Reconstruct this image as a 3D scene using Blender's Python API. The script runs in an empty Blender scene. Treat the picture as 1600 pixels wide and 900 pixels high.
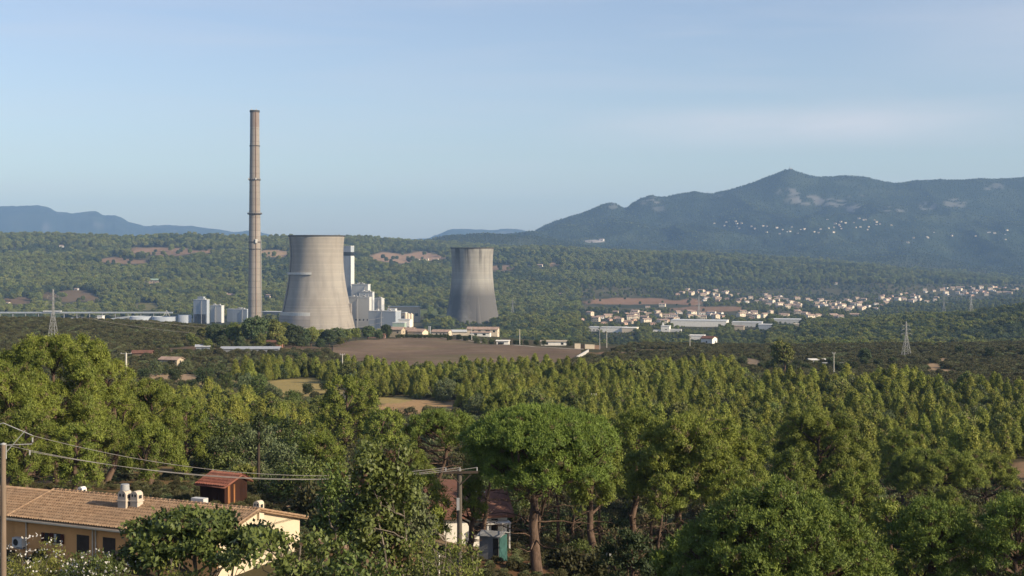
import bpy, math, random
import numpy as np
from mathutils import Vector, Matrix

sc = bpy.context.scene
col = sc.collection
R = math.radians
rnd = random.Random(7)
rng = np.random.default_rng(11)

# ------------------------------------------------------------------ camera
F = 2200.0                      # focal length in photo pixels (1600 wide), horizon at row 400
HZ = 400.0
cam = bpy.data.cameras.new('camera')
cam.sensor_width = 36.0
cam.lens = 36.0 * F / 1600.0
cam.shift_y = (HZ - 450.0) / 1600.0
cam.clip_start = 0.5
cam.clip_end = 60000.0
camo = bpy.data.objects.new('camera', cam)
camo.rotation_euler = (R(90), 0, 0)
col.objects.link(camo)
sc.camera = camo

# ------------------------------------------------------------------ sky, sun, exposure
SUN_AZ = 63.0                   # degrees from straight behind the camera towards the right
SUN_EL = 26.0
sd = Vector((math.sin(R(SUN_AZ)) * math.cos(R(SUN_EL)), -math.cos(R(SUN_AZ)) * math.cos(R(SUN_EL)), math.sin(R(SUN_EL))))
world = bpy.data.worlds.new('World')
sc.world = world
world.use_nodes = True
nt = world.node_tree
nt.nodes.clear()
wo = nt.nodes.new('ShaderNodeOutputWorld')
bg = nt.nodes.new('ShaderNodeBackground')
sky = nt.nodes.new('ShaderNodeTexSky')
sky.sky_type = 'NISHITA'
sky.sun_disc = False
sky.sun_elevation = R(SUN_EL)
sky.sun_rotation = math.atan2(sd.x, sd.y)
sky.altitude = 300
sky.air_density = 1.0
sky.dust_density = 1.2
sky.ozone_density = 2.0
SKY_STRENGTH = 0.108
bg.inputs[1].default_value = SKY_STRENGTH
# thin cirrus wisps, laid out by direction in the sky
tc = nt.nodes.new('ShaderNodeTexCoord')
mp = nt.nodes.new('ShaderNodeMapping')
mp.inputs['Scale'].default_value = (1.3, 1.3, 15.0)
mp.inputs['Rotation'].default_value = (R(1.0), R(-3.0), 0)
n1 = nt.nodes.new('ShaderNodeTexNoise')
n1.inputs['Scale'].default_value = 3.1
n1.inputs['Detail'].default_value = 7.0
n1.inputs['Roughness'].default_value = 0.52
n1.inputs['Distortion'].default_value = 0.5
cr = nt.nodes.new('ShaderNodeValToRGB')
cr.color_ramp.elements[0].position = 0.47
cr.color_ramp.elements[0].color = (0, 0, 0, 1)
cr.color_ramp.elements[1].position = 0.86
cr.color_ramp.elements[1].color = (0.26, 0.26, 0.26, 1)
mx = nt.nodes.new('ShaderNodeMix')
mx.data_type = 'RGBA'
mx.inputs['B'].default_value = (5.2, 5.1, 5.4, 1)
nt.links.new(tc.outputs['Generated'], mp.inputs[0])
nt.links.new(mp.outputs[0], n1.inputs['Vector'])
nt.links.new(n1.outputs['Fac'], cr.inputs[0])
nt.links.new(cr.outputs[0], mx.inputs['Factor'])
hs = nt.nodes.new('ShaderNodeHueSaturation')
hs.inputs['Hue'].default_value = 0.511
hs.inputs['Saturation'].default_value = 0.88
hs.inputs['Value'].default_value = 1.03
nt.links.new(sky.outputs[0], hs.inputs['Color'])
# one flatter bank of thin cloud over the mountain
sx_ = nt.nodes.new('ShaderNodeSeparateXYZ'); nt.links.new(tc.outputs['Generated'], sx_.inputs[0])
def bell(src, mid, half):
    a_ = nt.nodes.new('ShaderNodeMath'); a_.operation = 'SUBTRACT'; a_.inputs[1].default_value = mid; nt.links.new(src, a_.inputs[0])
    b_ = nt.nodes.new('ShaderNodeMath'); b_.operation = 'ABSOLUTE'; nt.links.new(a_.outputs[0], b_.inputs[0])
    c_ = nt.nodes.new('ShaderNodeMapRange'); c_.interpolation_type = 'SMOOTHSTEP'; c_.inputs[1].default_value = 0; c_.inputs[2].default_value = half; c_.inputs[3].default_value = 1; c_.inputs[4].default_value = 0
    nt.links.new(b_.outputs[0], c_.inputs[0]); return c_.outputs[0]
def mul(a_, b_):
    m_ = nt.nodes.new('ShaderNodeMath'); m_.operation = 'MULTIPLY'
    for k_, v_ in enumerate((a_, b_)):
        if isinstance(v_, float): m_.inputs[k_].default_value = v_
        else: nt.links.new(v_, m_.inputs[k_])
    return m_.outputs[0]
n2 = nt.nodes.new('ShaderNodeTexNoise'); n2.inputs['Scale'].default_value = 9.0; n2.inputs['Detail'].default_value = 8.0; n2.inputs['Roughness'].default_value = 0.6
mp2 = nt.nodes.new('ShaderNodeMapping'); mp2.inputs['Scale'].default_value = (1.0, 1.0, 6.0)
nt.links.new(tc.outputs['Generated'], mp2.inputs[0]); nt.links.new(mp2.outputs[0], n2.inputs['Vector'])
bank = mul(mul(bell(sx_.outputs['X'], 0.20, 0.21), bell(sx_.outputs['Z'], 0.090, 0.022)), n2.outputs['Fac'])
bank2 = mul(mul(bell(sx_.outputs['X'], 0.36, 0.16), bell(sx_.outputs['Z'], 0.15, 0.055)), n2.outputs['Fac'])
ad = nt.nodes.new('ShaderNodeMath'); ad.operation = 'ADD'; nt.links.new(mul(bank, 1.05), ad.inputs[0]); nt.links.new(mul(bank2, 0.5), ad.inputs[1])
mxb = nt.nodes.new('ShaderNodeMix'); mxb.data_type = 'RGBA'; mxb.inputs['B'].default_value = (5.6, 5.5, 5.7, 1)
nt.links.new(ad.outputs[0], mxb.inputs['Factor']); nt.links.new(hs.outputs[0], mxb.inputs['A'])
nt.links.new(mxb.outputs['Result'], mx.inputs['A'])
nt.links.new(mx.outputs['Result'], bg.inputs[0])
nt.links.new(bg.outputs[0], wo.inputs[0])
sl = bpy.data.lights.new('sun', 'SUN')
sl.energy = 4.9
sl.angle = R(0.5)
sl.color = (1.0, 0.84, 0.62)
so = bpy.data.objects.new('sun', sl)
so.rotation_euler = (-sd).to_track_quat('-Z', 'Y').to_euler()
col.objects.link(so)

vs = sc.view_settings
vs.view_transform = 'Standard'
vs.look = 'None'
vs.exposure = 0.46
vs.gamma = 1.0
vs.use_curve_mapping = False
cy = sc.cycles
cy.max_bounces = 5
cy.diffuse_bounces = 1
cy.glossy_bounces = 1
cy.transmission_bounces = 2
cy.transparent_max_bounces = 4
cy.volume_bounces = 1
cy.use_denoising = True
cy.caustics_reflective = False
cy.caustics_refractive = False

# ------------------------------------------------------------------ small helpers
def tag(o, label=None, cat=None, group=None, kind=None):
    if label: o['label'] = label
    if cat: o['category'] = cat
    if group: o['group'] = group
    if kind: o['kind'] = kind
    return o

def empty(name, loc=(0, 0, 0), rz=0.0, label=None, cat=None, group=None):
    o = bpy.data.objects.new(name, None)
    o.empty_display_size = 0.5
    o.location = loc
    o.rotation_euler = (0, 0, rz)
    col.objects.link(o)
    return tag(o, label, cat, group)

def children(o):
    return CH.get(o.name, [])
CH = {}

def link(name, me, parent=None):
    o = bpy.data.objects.new(name, me)
    col.objects.link(o)
    if parent is not None:
        o.parent = parent
        CH.setdefault(parent.name, []).append(o)
    return o

def dup(o, parent=None):
    c = o.copy()
    col.objects.link(c)
    if parent is not None:
        c.parent = parent
        CH.setdefault(parent.name, []).append(c)
    for ch in list(children(o)):
        dup(ch, c)
    return c

def fast_mesh(name, V, quads=None, tris=None, mats=(), tint=None, smooth=False):
    """V (n,3); quads (m,4); tris (k,3) -> mesh, with an optional per-face attribute."""
    me = bpy.data.meshes.new(name)
    V = np.ascontiguousarray(V, dtype=np.float32)
    me.vertices.add(len(V))
    me.vertices.foreach_set('co', V.ravel())
    parts, starts, tot, at = [], [], [], 0
    if quads is not None and len(quads):
        q = np.asarray(quads, dtype=np.int32)
        parts.append(q.ravel()); starts.append(np.arange(len(q)) * 4); tot.append(np.full(len(q), 4)); at = q.size
    if tris is not None and len(tris):
        t = np.asarray(tris, dtype=np.int32)
        parts.append(t.ravel()); starts.append(at + np.arange(len(t)) * 3); tot.append(np.full(len(t), 3))
    idx = np.concatenate(parts); st = np.concatenate(starts).astype(np.int32)
    me.loops.add(len(idx))
    me.loops.foreach_set('vertex_index', idx)
    me.polygons.add(len(st))
    me.polygons.foreach_set('loop_start', st)
    if smooth:
        me.polygons.foreach_set('use_smooth', np.ones(len(st), dtype=bool))
    if tint is not None:
        a = me.attributes.new('tint', 'FLOAT', 'FACE')
        a.data.foreach_set('value', np.asarray(tint, dtype=np.float32))
    for m in mats: me.materials.append(m)
    me.update(calc_edges=True)
    me.validate()
    return me

class MB:
    """collects boxes, tubes and prisms and links them as ONE mesh"""
    def __init__(s): s.v = []; s.f = []; s.sm = []
    def add(s, vs_, fs, smooth=False):
        b = len(s.v)
        s.v += [tuple(p) for p in vs_]
        for f in fs:
            s.f.append(tuple(b + i for i in f)); s.sm.append(smooth)
        return s
    def box(s, x0, x1, y0, y1, z0, z1):
        return s.add([(x0, y0, z0), (x1, y0, z0), (x1, y1, z0), (x0, y1, z0), (x0, y0, z1), (x1, y0, z1), (x1, y1, z1), (x0, y1, z1)],
                     [(3, 2, 1, 0), (4, 5, 6, 7), (0, 1, 5, 4), (1, 2, 6, 5), (2, 3, 7, 6), (3, 0, 4, 7)])
    def bar(s, p, q, r0, r1=None, n=6, smooth=True):
        p = Vector(p); q = Vector(q); r1 = r0 if r1 is None else r1
        d = (q - p).normalized()
        a = d.orthogonal().normalized(); b = d.cross(a)
        vs_ = []
        for c, r in ((p, r0), (q, r1)):
            for k in range(n):
                t = 2 * math.pi * k / n
                vs_.append(c + a * (math.cos(t) * r) + b * (math.sin(t) * r))
        fs = [(k, (k + 1) % n, n + (k + 1) % n, n + k) for k in range(n)]
        s.add(vs_, fs, smooth)
        s.add(vs_[:n], [tuple(range(n - 1, -1, -1))]); s.add(vs_[n:], [tuple(range(n))])
        return s
    def lathe(s, prof, n=48, smooth=True, a0=0.0, a1=None, c=(0, 0)):
        full = a1 is None
        m = n if full else n + 1
        a1 = 2 * math.pi if full else a1
        vs_ = []
        for r, z in prof:
            for k in range(m):
                t = a0 + (a1 - a0) * k / n
                vs_.append((c[0] + r * math.cos(t), c[1] + r * math.sin(t), z))
        fs = []
        for i in range(len(prof) - 1):
            for k in range(n):
                k2 = (k + 1) % m
                fs.append((i * m + k, i * m + k2, (i + 1) * m + k2, (i + 1) * m + k))
        return s.add(vs_, fs, smooth)
    def prism(s, pts, ax, a, b):
        """extrude a 2-D outline along axis ax from a to b"""
        def put(p, t):
            return {'x': (t, p[0], p[1]), 'y': (p[0], t, p[1]), 'z': (p[0], p[1], t)}[ax]
        n = len(pts)
        return s.add([put(p, a) for p in pts] + [put(p, b) for p in pts],
                     [tuple(range(n - 1, -1, -1)), tuple(range(n, 2 * n))] + [(k, (k + 1) % n, n + (k + 1) % n, n + k) for k in range(n)])
    def build(s, name, mat, parent=None):
        me = bpy.data.meshes.new(name)
        me.from_pydata(s.v, [], s.f)
        me.polygons.foreach_set('use_smooth', s.sm)
        me.materials.append(mat)
        me.update()
        return link(name, me, parent)

# ------------------------------------------------------------------ noise
def _h(ix, iy, seed):
    n = (ix.astype(np.int64) * 374761393 + iy.astype(np.int64) * 668265263 + seed * 974711) & 0xffffffff
    n = ((n ^ (n >> 13)) * 1274126177) & 0xffffffff
    return ((n ^ (n >> 16)) & 0xffff) / 65535.0
def vnoise(x, y, seed=0):
    x = np.asarray(x, float); y = np.asarray(y, float)
    ix = np.floor(x); iy = np.floor(y)
    fx = x - ix; fy = y - iy
    fx = fx * fx * (3 - 2 * fx); fy = fy * fy * (3 - 2 * fy)
    a = _h(ix, iy, seed); b = _h(ix + 1, iy, seed); c = _h(ix, iy + 1, seed); d = _h(ix + 1, iy + 1, seed)
    return (a * (1 - fx) + b * fx) * (1 - fy) + (c * (1 - fx) + d * fx) * fy
def fbm(x, y, s, o=4, seed=0):
    t = 0; a = 0.5; n = 0
    for k in range(o):
        c, q = math.cos(k * 1.3), math.sin(k * 1.3)
        t = t + a * vnoise((x * c - y * q) / s + k * 17.3, (x * q + y * c) / s - k * 9.1, seed + k)
        n += a; a *= 0.5; s *= 0.5
    return t / n * 2 - 1

# ------------------------------------------------------------------ the lie of the land
PX = np.array([-400, 0, 250, 400, 550, 700, 850, 950, 1100, 1300, 1450, 1600, 2000], float)
def rz(D, *z): return (D, PX, np.array(z, float))
def ry(D, *y): return (D, PX, (HZ - (np.array(y, float) + (3 if 2500 < D < 8000 else 0))) / F * D)
RIDGE = [(-400, 318), (0, 323), (60, 321), (78, 324), (88, 330), (110, 333), (150, 331), (163, 337), (180, 336), (192, 341), (200, 346), (225, 352), (260, 352),
         (300, 353), (340, 358), (370, 363), (388, 360), (430, 368), (450, 372), (500, 376), (670, 374), (690, 366), (700, 360), (720, 357), (750, 359), (800, 360), (830, 362), (900, 364), (2000, 370)]
MTN = [(-400, 396), (550, 390), (700, 381), (780, 374), (830, 363), (850, 354), (870, 346), (885, 341), (900, 336), (915, 332), (930, 325), (940, 320), (952, 317), (962, 319), (972, 325), (978, 327), (985, 321),
       (1000, 311), (1020, 306), (1032, 309), (1040, 308), (1062, 304), (1085, 300), (1100, 303), (1112, 304), (1150, 295), (1180, 285), (1210, 272), (1222, 267), (1234, 265), (1246, 269), (1262, 273),
       (1280, 276), (1320, 276), (1355, 278), (1375, 284), (1400, 287), (1415, 286), (1435, 282), (1470, 281), (1500, 282), (1525, 280), (1550, 281), (1575, 279), (1600, 278), (1700, 285), (2000, 300)]
def rl(D, lst, off=0.0):
    a = np.array(lst, float); return (D, a[:, 0], (HZ - a[:, 1] - off) / F * D)
ROWS = [
    rz(-400, *[-3] * 13), rz(5, *[-9] * 13), rz(30, *[-14] * 13),
    rz(55, -17, -17, -17, -17, -17, -17.3, -18, -18.5, -19, -19.5, -20, -20, -20),
    rz(70, -19, -19, -19, -19, -19, -19.3, -19.8, -20.5, -21.5, -22.3, -22.5, -22.5, -22),
    rz(85, -19.8, -19.8, -19.8, -19.6, -19.8, -20.4, -21.3, -22.2, -23.5, -24.5, -24.5, -24.5, -24),
    rz(100, -19.4, -19.4, -19.3, -19.0, -19.8, -21.3, -22.3, -23.8, -25.6, -26.5, -26.5, -26.5, -26),
    rz(120, -20.3, -20.3, -20.2, -20.2, -21.5, -23.6, -25.2, -26.6, -28, -29, -29, -29, -28),
    rz(150, -24, -24, -24, -23.6, -25.5, -27.4, -29, -30, -30.6, -31, -31, -31, -30),
    rz(200, -30, -30, -30, -30, -30.5, -31.5, -32, -32.5, -33.5, -34, -34, -34, -33),
    rz(250, -33.5, -33.5, -34, -34, -34, -34.5, -35, -35.5, -36, -36.5, -36.5, -36.5, -36),
    rz(350, -38, -38.5, -39, -39.5, -39.5, -39.5, -39.5, -39.5, -39.5, -40, -40, -40, -40),
    rz(450, -41.5, -41.5, -41.7, -42, -42, -42, -42, -42, -42, -42, -42, -42, -42),
    rz(550, -43, -43.2, -43.3, -43.6, -44.4, -44.6, -44.6, -44.6, -45, -45.5, -45.5, -45.3, -45),
    rz(650, -42.5, -42.8, -43, -43.8, -46.5, -47.2, -47.2, -47.2, -47.6, -49, -49.2, -48.6, -48),
    rz(750, -42, -42.3, -42.6, -46, -49, -49.8, -49.6, -50, -51, -52, -52, -50.5, -49),
    rz(850, -41, -41.4, -42.3, -48, -51, -52, -53, -53.6, -54.6, -55, -54.6, -52.6, -50),
    rz(900, -40.8, -41.0, -43, -50, -52, -52.8, -55, -56, -58, -59, -58.5, -57, -54),
    rz(960, -43, -43, -46, -52, -53.2, -53.6, -58, -60, -64, -66, -66, -66, -64),
    rz(1100, -60, -60, -62, -62, -62, -63, -70, -74, -80, -84, -84, -84, -80),
    rz(1300, -82, -82, -84, -84, -82, -84, -90, -94, -94, -97, -96, -94, -88),
    rz(1600, -100, -100, -101, -101, -100, -102, -104, -104, -103, -98, -90, -78, -70),
    rz(1900, -106, -106, -106, -106, -106, -107, -108, -108, -107, -102, -89, -68, -55),
    rz(2300, -107, -108, -108, -108, -108, -109, -110, -110, -110, -110, -107, -98, -80),
    rz(2700, -100, -102, -103, -105, -108, -110, -111, -112, -112, -112, -112, -112, -108),
    ry(3200, 446, 448, 451, 451, 451, 466, 473, 477, 477, 477, 477, 477, 477),
    ry(3800, 412, 415, 412, 412, 415, 430, 438, 450, 462, 464.5, 464.5, 464.5, 464.5),
    ry(4400, 384, 385, 385, 386, 388, 408, 412, 404, 424, 446, 453, 455, 455),
    ry(4700, 371, 371, 373, 376, 380, 399, 398, 391, 401, 428, 446, 452, 452),
    ry(5200, 376, 375, 377, 379, 372, 392, 394, 390, 398, 411, 430, 446, 448),
    ry(5700, 385, 385, 385, 385, 372, 385, 396, 398, 404, 411, 424, 440, 446),
    ry(6500, 388, 388, 388, 380, 369, 369, 371, 386, 391, 394, 401, 411, 420),
    ry(7500, 390, 390, 390, 385, 376, 374, 370, 362, 356, 351, 356, 360, 370),
    ry(8300, 392, 392, 392, 388, 382, 376, 361, 343, 330, 313, 319, 320, 335),
    rl(9000, MTN), rl(9500, MTN, 24), ry(11000, *[395] * 13), ry(13500, *[392] * 13),
    rl(16000, RIDGE), rl(17000, RIDGE, 30),
]
GX = np.arange(-800, 2601, 4.0)
DR = np.array([r[0] for r in ROWS], float)
T = []
for D, xs, zs in ROWS:
    v = np.interp(GX, xs, zs)
    sharp = D >= 9000
    k = 5 if sharp and len(xs) > 13 else 61
    if k > 5:
        ker = np.hanning(k); ker /= ker.sum()
        v = np.convolve(np.pad(v, k // 2, mode='edge'), ker, mode='valid')
    T.append(v)
T = np.array(T)
dlt = np.diff(T, axis=0) / np.diff(DR)[:, None]
M = np.zeros_like(T)
a_, b_ = dlt[:-1], dlt[1:]
with np.errstate(divide='ignore', invalid='ignore'):
    M[1:-1] = np.where(a_ * b_ > 0, 2 * a_ * b_ / (a_ + b_), 0)
M[0] = dlt[0]; M[-1] = dlt[-1]

def height(x, y, detail=True):
    x = np.asarray(x, float); y = np.asarray(y, float)
    D = np.clip(y, -400, 17000)
    px = np.clip(800 + F * x / np.maximum(y, 40.0), GX[0], GX[-1] - 4.001)
    i = np.floor((px - GX[0]) / 4).astype(int); f = (px - GX[0]) / 4 - i
    j = np.clip(np.searchsorted(DR, D, side='right') - 1, 0, len(DR) - 2)
    h = DR[j + 1] - DR[j]; t = (D - DR[j]) / h
    def g(A, jj): return A[jj, i] * (1 - f) + A[jj, i + 1] * f
    z = g(T, j) * (2 * t**3 - 3 * t**2 + 1) + g(M, j) * h * (t**3 - 2 * t**2 + t) + g(T, j + 1) * (3 * t**2 - 2 * t**3) + g(M, j + 1) * h * (t**3 - t**2)
    if detail:
        a1 = np.clip((y - 2500) / 1200, 0, 1) * np.clip((8700 - y) / 500, 0, 1)
        z = z + fbm(x, y, 420, 4, 3) * 24 * a1
        a2 = np.clip((y - 5600) / 1500, 0, 1) * np.clip((8900 - y) / 700, 0, 1)
        z = z - np.abs(fbm(x, y * 0.40, 560, 5, 9)) * 150 * a2 + 26 * a2
        a3 = np.clip((y - 8600) / 400, 0, 1)
        z = z + (fbm(x, y, 120, 3, 31) * 10 + fbm(x, y, 40, 2, 35) * 5) * a3 + fbm(x, y * .4, 420, 4, 33) * 26 * np.clip((y - 13500) / 1500, 0, 1)
        z = z + fbm(x, y, 60, 3, 5) * 1.6 * np.clip((y - 400) / 400, 0, 1)
        z = z + fbm(x, y, 9, 3, 6) * 0.25
    return z
def H(x, y): return float(height(np.array([x]), np.array([y]))[0])
_ds = np.exp(np.linspace(math.log(35), math.log(16000), 1500))
def hit(px, py, dmin=0.0, dmax=1e9):
    """first ground point along the ray of a photo pixel, at least dmin away"""
    x = (px - 800) / F * _ds
    gap = (HZ - py) / F * _ds - height(x, _ds)
    k = np.nonzero((gap < 0) & (_ds > dmin))[0]
    d = _ds[k[0]] if len(k) else min(dmax, 9000.0)
    d = min(d, dmax)
    return Vector(((px - 800) / F * d, d, H((px - 800) / F * d, d)))
def at(px, D, dz=0.0):
    x = (px - 800) / F * D
    return Vector((x, D, H(x, D) + dz))
def scr(x, y, z):
    y = np.maximum(y, 1.0)
    return 800 + F * x / y, HZ - F * z / y

# bare ground and fields: (px, row, half width, half height, nearest, farthest, colour)
TAN = (0.36, 0.25, 0.155); DRY = (0.27, 0.19, 0.085); BRN = (0.25, 0.165, 0.105); GRS = (0.13, 0.15, 0.05); GRV = (0.36, 0.31, 0.25)
CLEAR = [
    (262, 393, 82, 7, 3000, 5000, (0.30, 0.19, 0.12)), (190, 408, 60, 5, 3000, 5000, BRN), (618, 402, 70, 8, 3000, 5600, (0.32, 0.21, 0.14)), (432, 397, 26, 7, 3000, 5000, TAN), (100, 462, 75, 9, 2400, 4200, (0.17, 0.12, 0.07)),
    (30, 470, 45, 7, 2400, 4200, (0.19, 0.13, 0.08)), (228, 479, 24, 8, 2300, 3600, (0.17, 0.15, 0.06)), (235, 441, 26, 4, 2400, 4500, TAN),
    (665, 488, 46, 7, 1800, 3400, GRS), (785, 418, 28, 5, 3000, 5400, BRN), (862, 413, 14, 3, 3000, 5400, TAN), (1000, 472, 105, 6, 2500, 4200, (0.27, 0.16, 0.10)),
    (1120, 483, 90, 4, 2500, 4200, (0.25, 0.155, 0.10)), (1230, 478, 40, 3, 2500, 4200, TAN), (930, 377, 18, 2, 5600, 8600, (0.4, 0.36, 0.33)),
    (268, 589, 52, 9, 330, 640, (0.40, 0.28, 0.18)), (350, 598, 80, 6, 300, 640, (0.28, 0.22, 0.10)), (475, 606, 88, 15, 300, 640, (0.36, 0.28, 0.12)), (610, 625, 45, 7, 260, 640, (0.36, 0.28, 0.12)), (660, 635, 75, 13, 260, 640, (0.40, 0.26, 0.14)), (553, 616, 34, 6, 260, 640, GRV),
    (1600, 742, 40, 22, 150, 330, BRN), (1172, 568, 20, 9, 430, 900, (0.25, 0.19, 0.14)), (1300, 560, 40, 3, 430, 900, BRN), (1457, 572, 16, 6, 430, 900, TAN), (1474, 563, 14, 5, 430, 900, TAN), (1466, 582, 30, 5, 430, 900, TAN), (1390, 575, 14, 4, 430, 900, TAN), (1540, 560, 60, 3, 430, 900, BRN),
    (400, 546, 200, 5, 520, 900, (0.16, 0.11, 0.075)), (960, 552, 50, 4, 520, 900, (0.22, 0.14, 0.09)), (1040, 549, 60, 3, 600, 900, BRN),
    (830, 880, 90, 45, 70, 130, (0.15, 0.085, 0.05)), (400, 790, 80, 16, 88, 128, (0.24, 0.17, 0.11)), (250, 745, 60, 30, 100, 210, (0.20, 0.13, 0.06)), (100, 752, 160, 24, 100, 210, (0.17, 0.11, 0.06)), (720, 850, 70, 20, 80, 140, (0.2, 0.15, 0.1)),
]
def clear_mask(x, y, z, grow=1.0, noise=0.35, near=1.0):
    px, py = scr(x, y, z)
    m = np.zeros(len(x)); c = np.zeros((len(x), 3))
    nz = fbm(px * 1.0, py * 3.2, 30, 5, 77) * noise * 1.9 - .05
    for cx, cyy, a, b, d0, d1, colr in CLEAR:
        e = 1 - np.sqrt(((px - cx) / (a * grow))**2 + ((py - cyy) / (b * grow))**2) + nz
        w = np.clip(e * 4, 0, 1) * ((y > d0 * near) & (y < d1))
        up = w > m
        c[up] = colr; m = np.maximum(m, w)
    return m, c

def cliffs(px, py, y):
    rock = np.zeros(len(px))
    for cx, cyy, a, b, am in ((1268, 313, 46, 9, 1), (1232, 300, 22, 7, .8), (1305, 318, 28, 7, .9), (1335, 325, 18, 8, .95), (1015, 314, 22, 8, .8), (958, 322, 9, 6, .5), (1395, 328, 26, 7, .8), (1450, 322, 16, 8, .8), (1492, 318, 22, 9, .7), (1552, 292, 20, 8, .6), (1390, 330, 14, 5, .8), (1040, 326, 26, 6, .5), (1120, 305, 14, 4, .4), (1338, 306, 16, 4, .5)):
        rock = np.maximum(rock, am * np.clip((1 - np.sqrt(((px - cx) / a)**2 + ((py - cyy) / b)**2)) * 3, 0, 1) * (y > 6500))
    return rock
# ------------------------------------------------------------------ materials
def mat(name, base=(0.5, 0.5, 0.5), rough=0.8, spec=0.25):
    m = bpy.data.materials.new(name); m.use_nodes = True
    p = m.node_tree.nodes['Principled BSDF']
    p.inputs['Base Color'].default_value = (*base, 1)
    p.inputs['Roughness'].default_value = rough
    p.inputs['Specular IOR Level'].default_value = spec
    return m, m.node_tree, p
def N(t, kind, **kw):
    n = t.nodes.new(kind)
    for k, v in kw.items():
        if k in n.inputs: n.inputs[k].default_value = v
        else: setattr(n, k, v)
    return n
def mixc(t, fac, a, b, mode='MIX'):
    n = t.nodes.new('ShaderNodeMix'); n.data_type = 'RGBA'; n.blend_type = mode
    for s, v in (('Factor', fac), ('A', a), ('B', b)):
        if isinstance(v, bpy.types.NodeSocket): t.links.new(v, n.inputs[s])
        elif isinstance(v, (int, float)): n.inputs[s].default_value = v
        else: n.inputs[s].default_value = (*v, 1)
    return n.outputs['Result']
def ramp(t, src, *stops):
    n = t.nodes.new('ShaderNodeValToRGB')
    e = n.color_ramp.elements
    while len(e) < len(stops): e.new(0.5)
    for k, (p, c) in enumerate(stops):
        e[k].position = p; e[k].color = (*c, 1) if not isinstance(c, (int, float)) else (c, c, c, 1)
    t.links.new(src, n.inputs[0])
    return n.outputs[0]
def noise(t, scale, coord='Object', sc3=(1, 1, 1), detail=5, rough=0.55):
    c = t.nodes.new('ShaderNodeTexCoord'); m = t.nodes.new('ShaderNodeMapping'); m.inputs['Scale'].default_value = sc3
    n = N(t, 'ShaderNodeTexNoise', Scale=scale, Detail=detail, Roughness=rough)
    t.links.new(c.outputs[coord], m.inputs[0]); t.links.new(m.outputs[0], n.inputs['Vector'])
    return n.outputs['Fac']
def bump(t, p, src, strength=0.3, dist=0.05):
    b = N(t, 'ShaderNodeBump', Strength=strength, Distance=dist)
    t.links.new(src, b.inputs['Height']); t.links.new(b.outputs[0], p.inputs['Normal'])

def worn(name, base, var=0.25, scale=1.5, rough=0.85, streak=1.0, b=0.15, spec=0.2):
    m, t, p = mat(name, base, rough, spec)
    dark = tuple(c * (1 - var) for c in base); lite = tuple(min(1, c * (1 + var * 0.5)) for c in base)
    n = noise(t, scale, sc3=(1, 1, streak))
    t.links.new(ramp(t, n, (0.3, dark), (0.5, base), (0.72, lite)), p.inputs['Base Color'])
    if b: bump(t, p, noise(t, scale * 9), b, 0.03)
    return m

def concrete_mat(name, base, lift, dark=(0.13, 0.12, 0.11), stain_top=0, stain_low=0, z0=0, z1=100):
    m, t, p = mat(name, base, 0.92, 0.1)
    c = t.nodes.new('ShaderNodeTexCoord'); s = t.nodes.new('ShaderNodeSeparateXYZ'); t.links.new(c.outputs['Object'], s.inputs[0])
    z = s.outputs['Z']
    w = N(t, 'ShaderNodeMath', operation='MULTIPLY'); w.inputs[1].default_value = 1.0 / lift; t.links.new(z, w.inputs[0])
    fr = N(t, 'ShaderNodeMath', operation='FRACT'); t.links.new(w.outputs[0], fr.inputs[0])
    line = ramp(t, fr.outputs[0], (0.0, 0.0), (0.12, 0.0), (0.2, 1.0))
    fl = N(t, 'ShaderNodeMath', operation='FLOOR'); t.links.new(w.outputs[0], fl.inputs[0])
    wn = N(t, 'ShaderNodeTexWhiteNoise'); wn.noise_dimensions = '1D'; t.links.new(fl.outputs[0], wn.inputs['W'])
    colr = mixc(t, wn.outputs['Value'], tuple(v * 0.90 for v in base), tuple(v * 1.05 for v in base))
    colr = mixc(t, line, tuple(v * 0.82 for v in base), colr)
    st = noise(t, 0.10, sc3=(1, 1, 0.12), detail=6)
    colr = mixc(t, ramp(t, st, (0.45, 0.0), (0.75, 0.5)), colr, dark)
    st2 = noise(t, 0.022, sc3=(1, 1, 0.9), detail=4)
    colr = mixc(t, ramp(t, st2, (0.42, 0.0), (0.66, 0.32)), colr, (0.20, 0.16, 0.12))
    def band(a, b, a2, b2, amt, cc, ns, sz):
        nonlocal colr
        mr = N(t, 'ShaderNodeMapRange'); mr.inputs[1].default_value = a; mr.inputs[2].default_value = b; t.links.new(z, mr.inputs[0])
        n = noise(t, ns, sc3=(1, 1, sz), detail=6)
        k = N(t, 'ShaderNodeMath', operation='MULTIPLY'); t.links.new(mr.outputs[0], k.inputs[0]); t.links.new(ramp(t, n, (a2, 0.0), (b2, amt)), k.inputs[1])
        colr = mixc(t, k.outputs[0], colr, cc)
    if stain_top: band(z1 - (z1 - z0) * 0.42, z1, 0.46, 0.62, stain_top, (0.06, 0.055, 0.05), 0.13, 0.10)
    if stain_low: band(z0 + (z1 - z0) * 0.55, z0 + (z1 - z0) * 0.35, 0.25, 0.5, stain_low, (0.10, 0.095, 0.09), 0.03, 0.6)
    t.links.new(colr, p.inputs['Base Color'])
    return m

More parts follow.
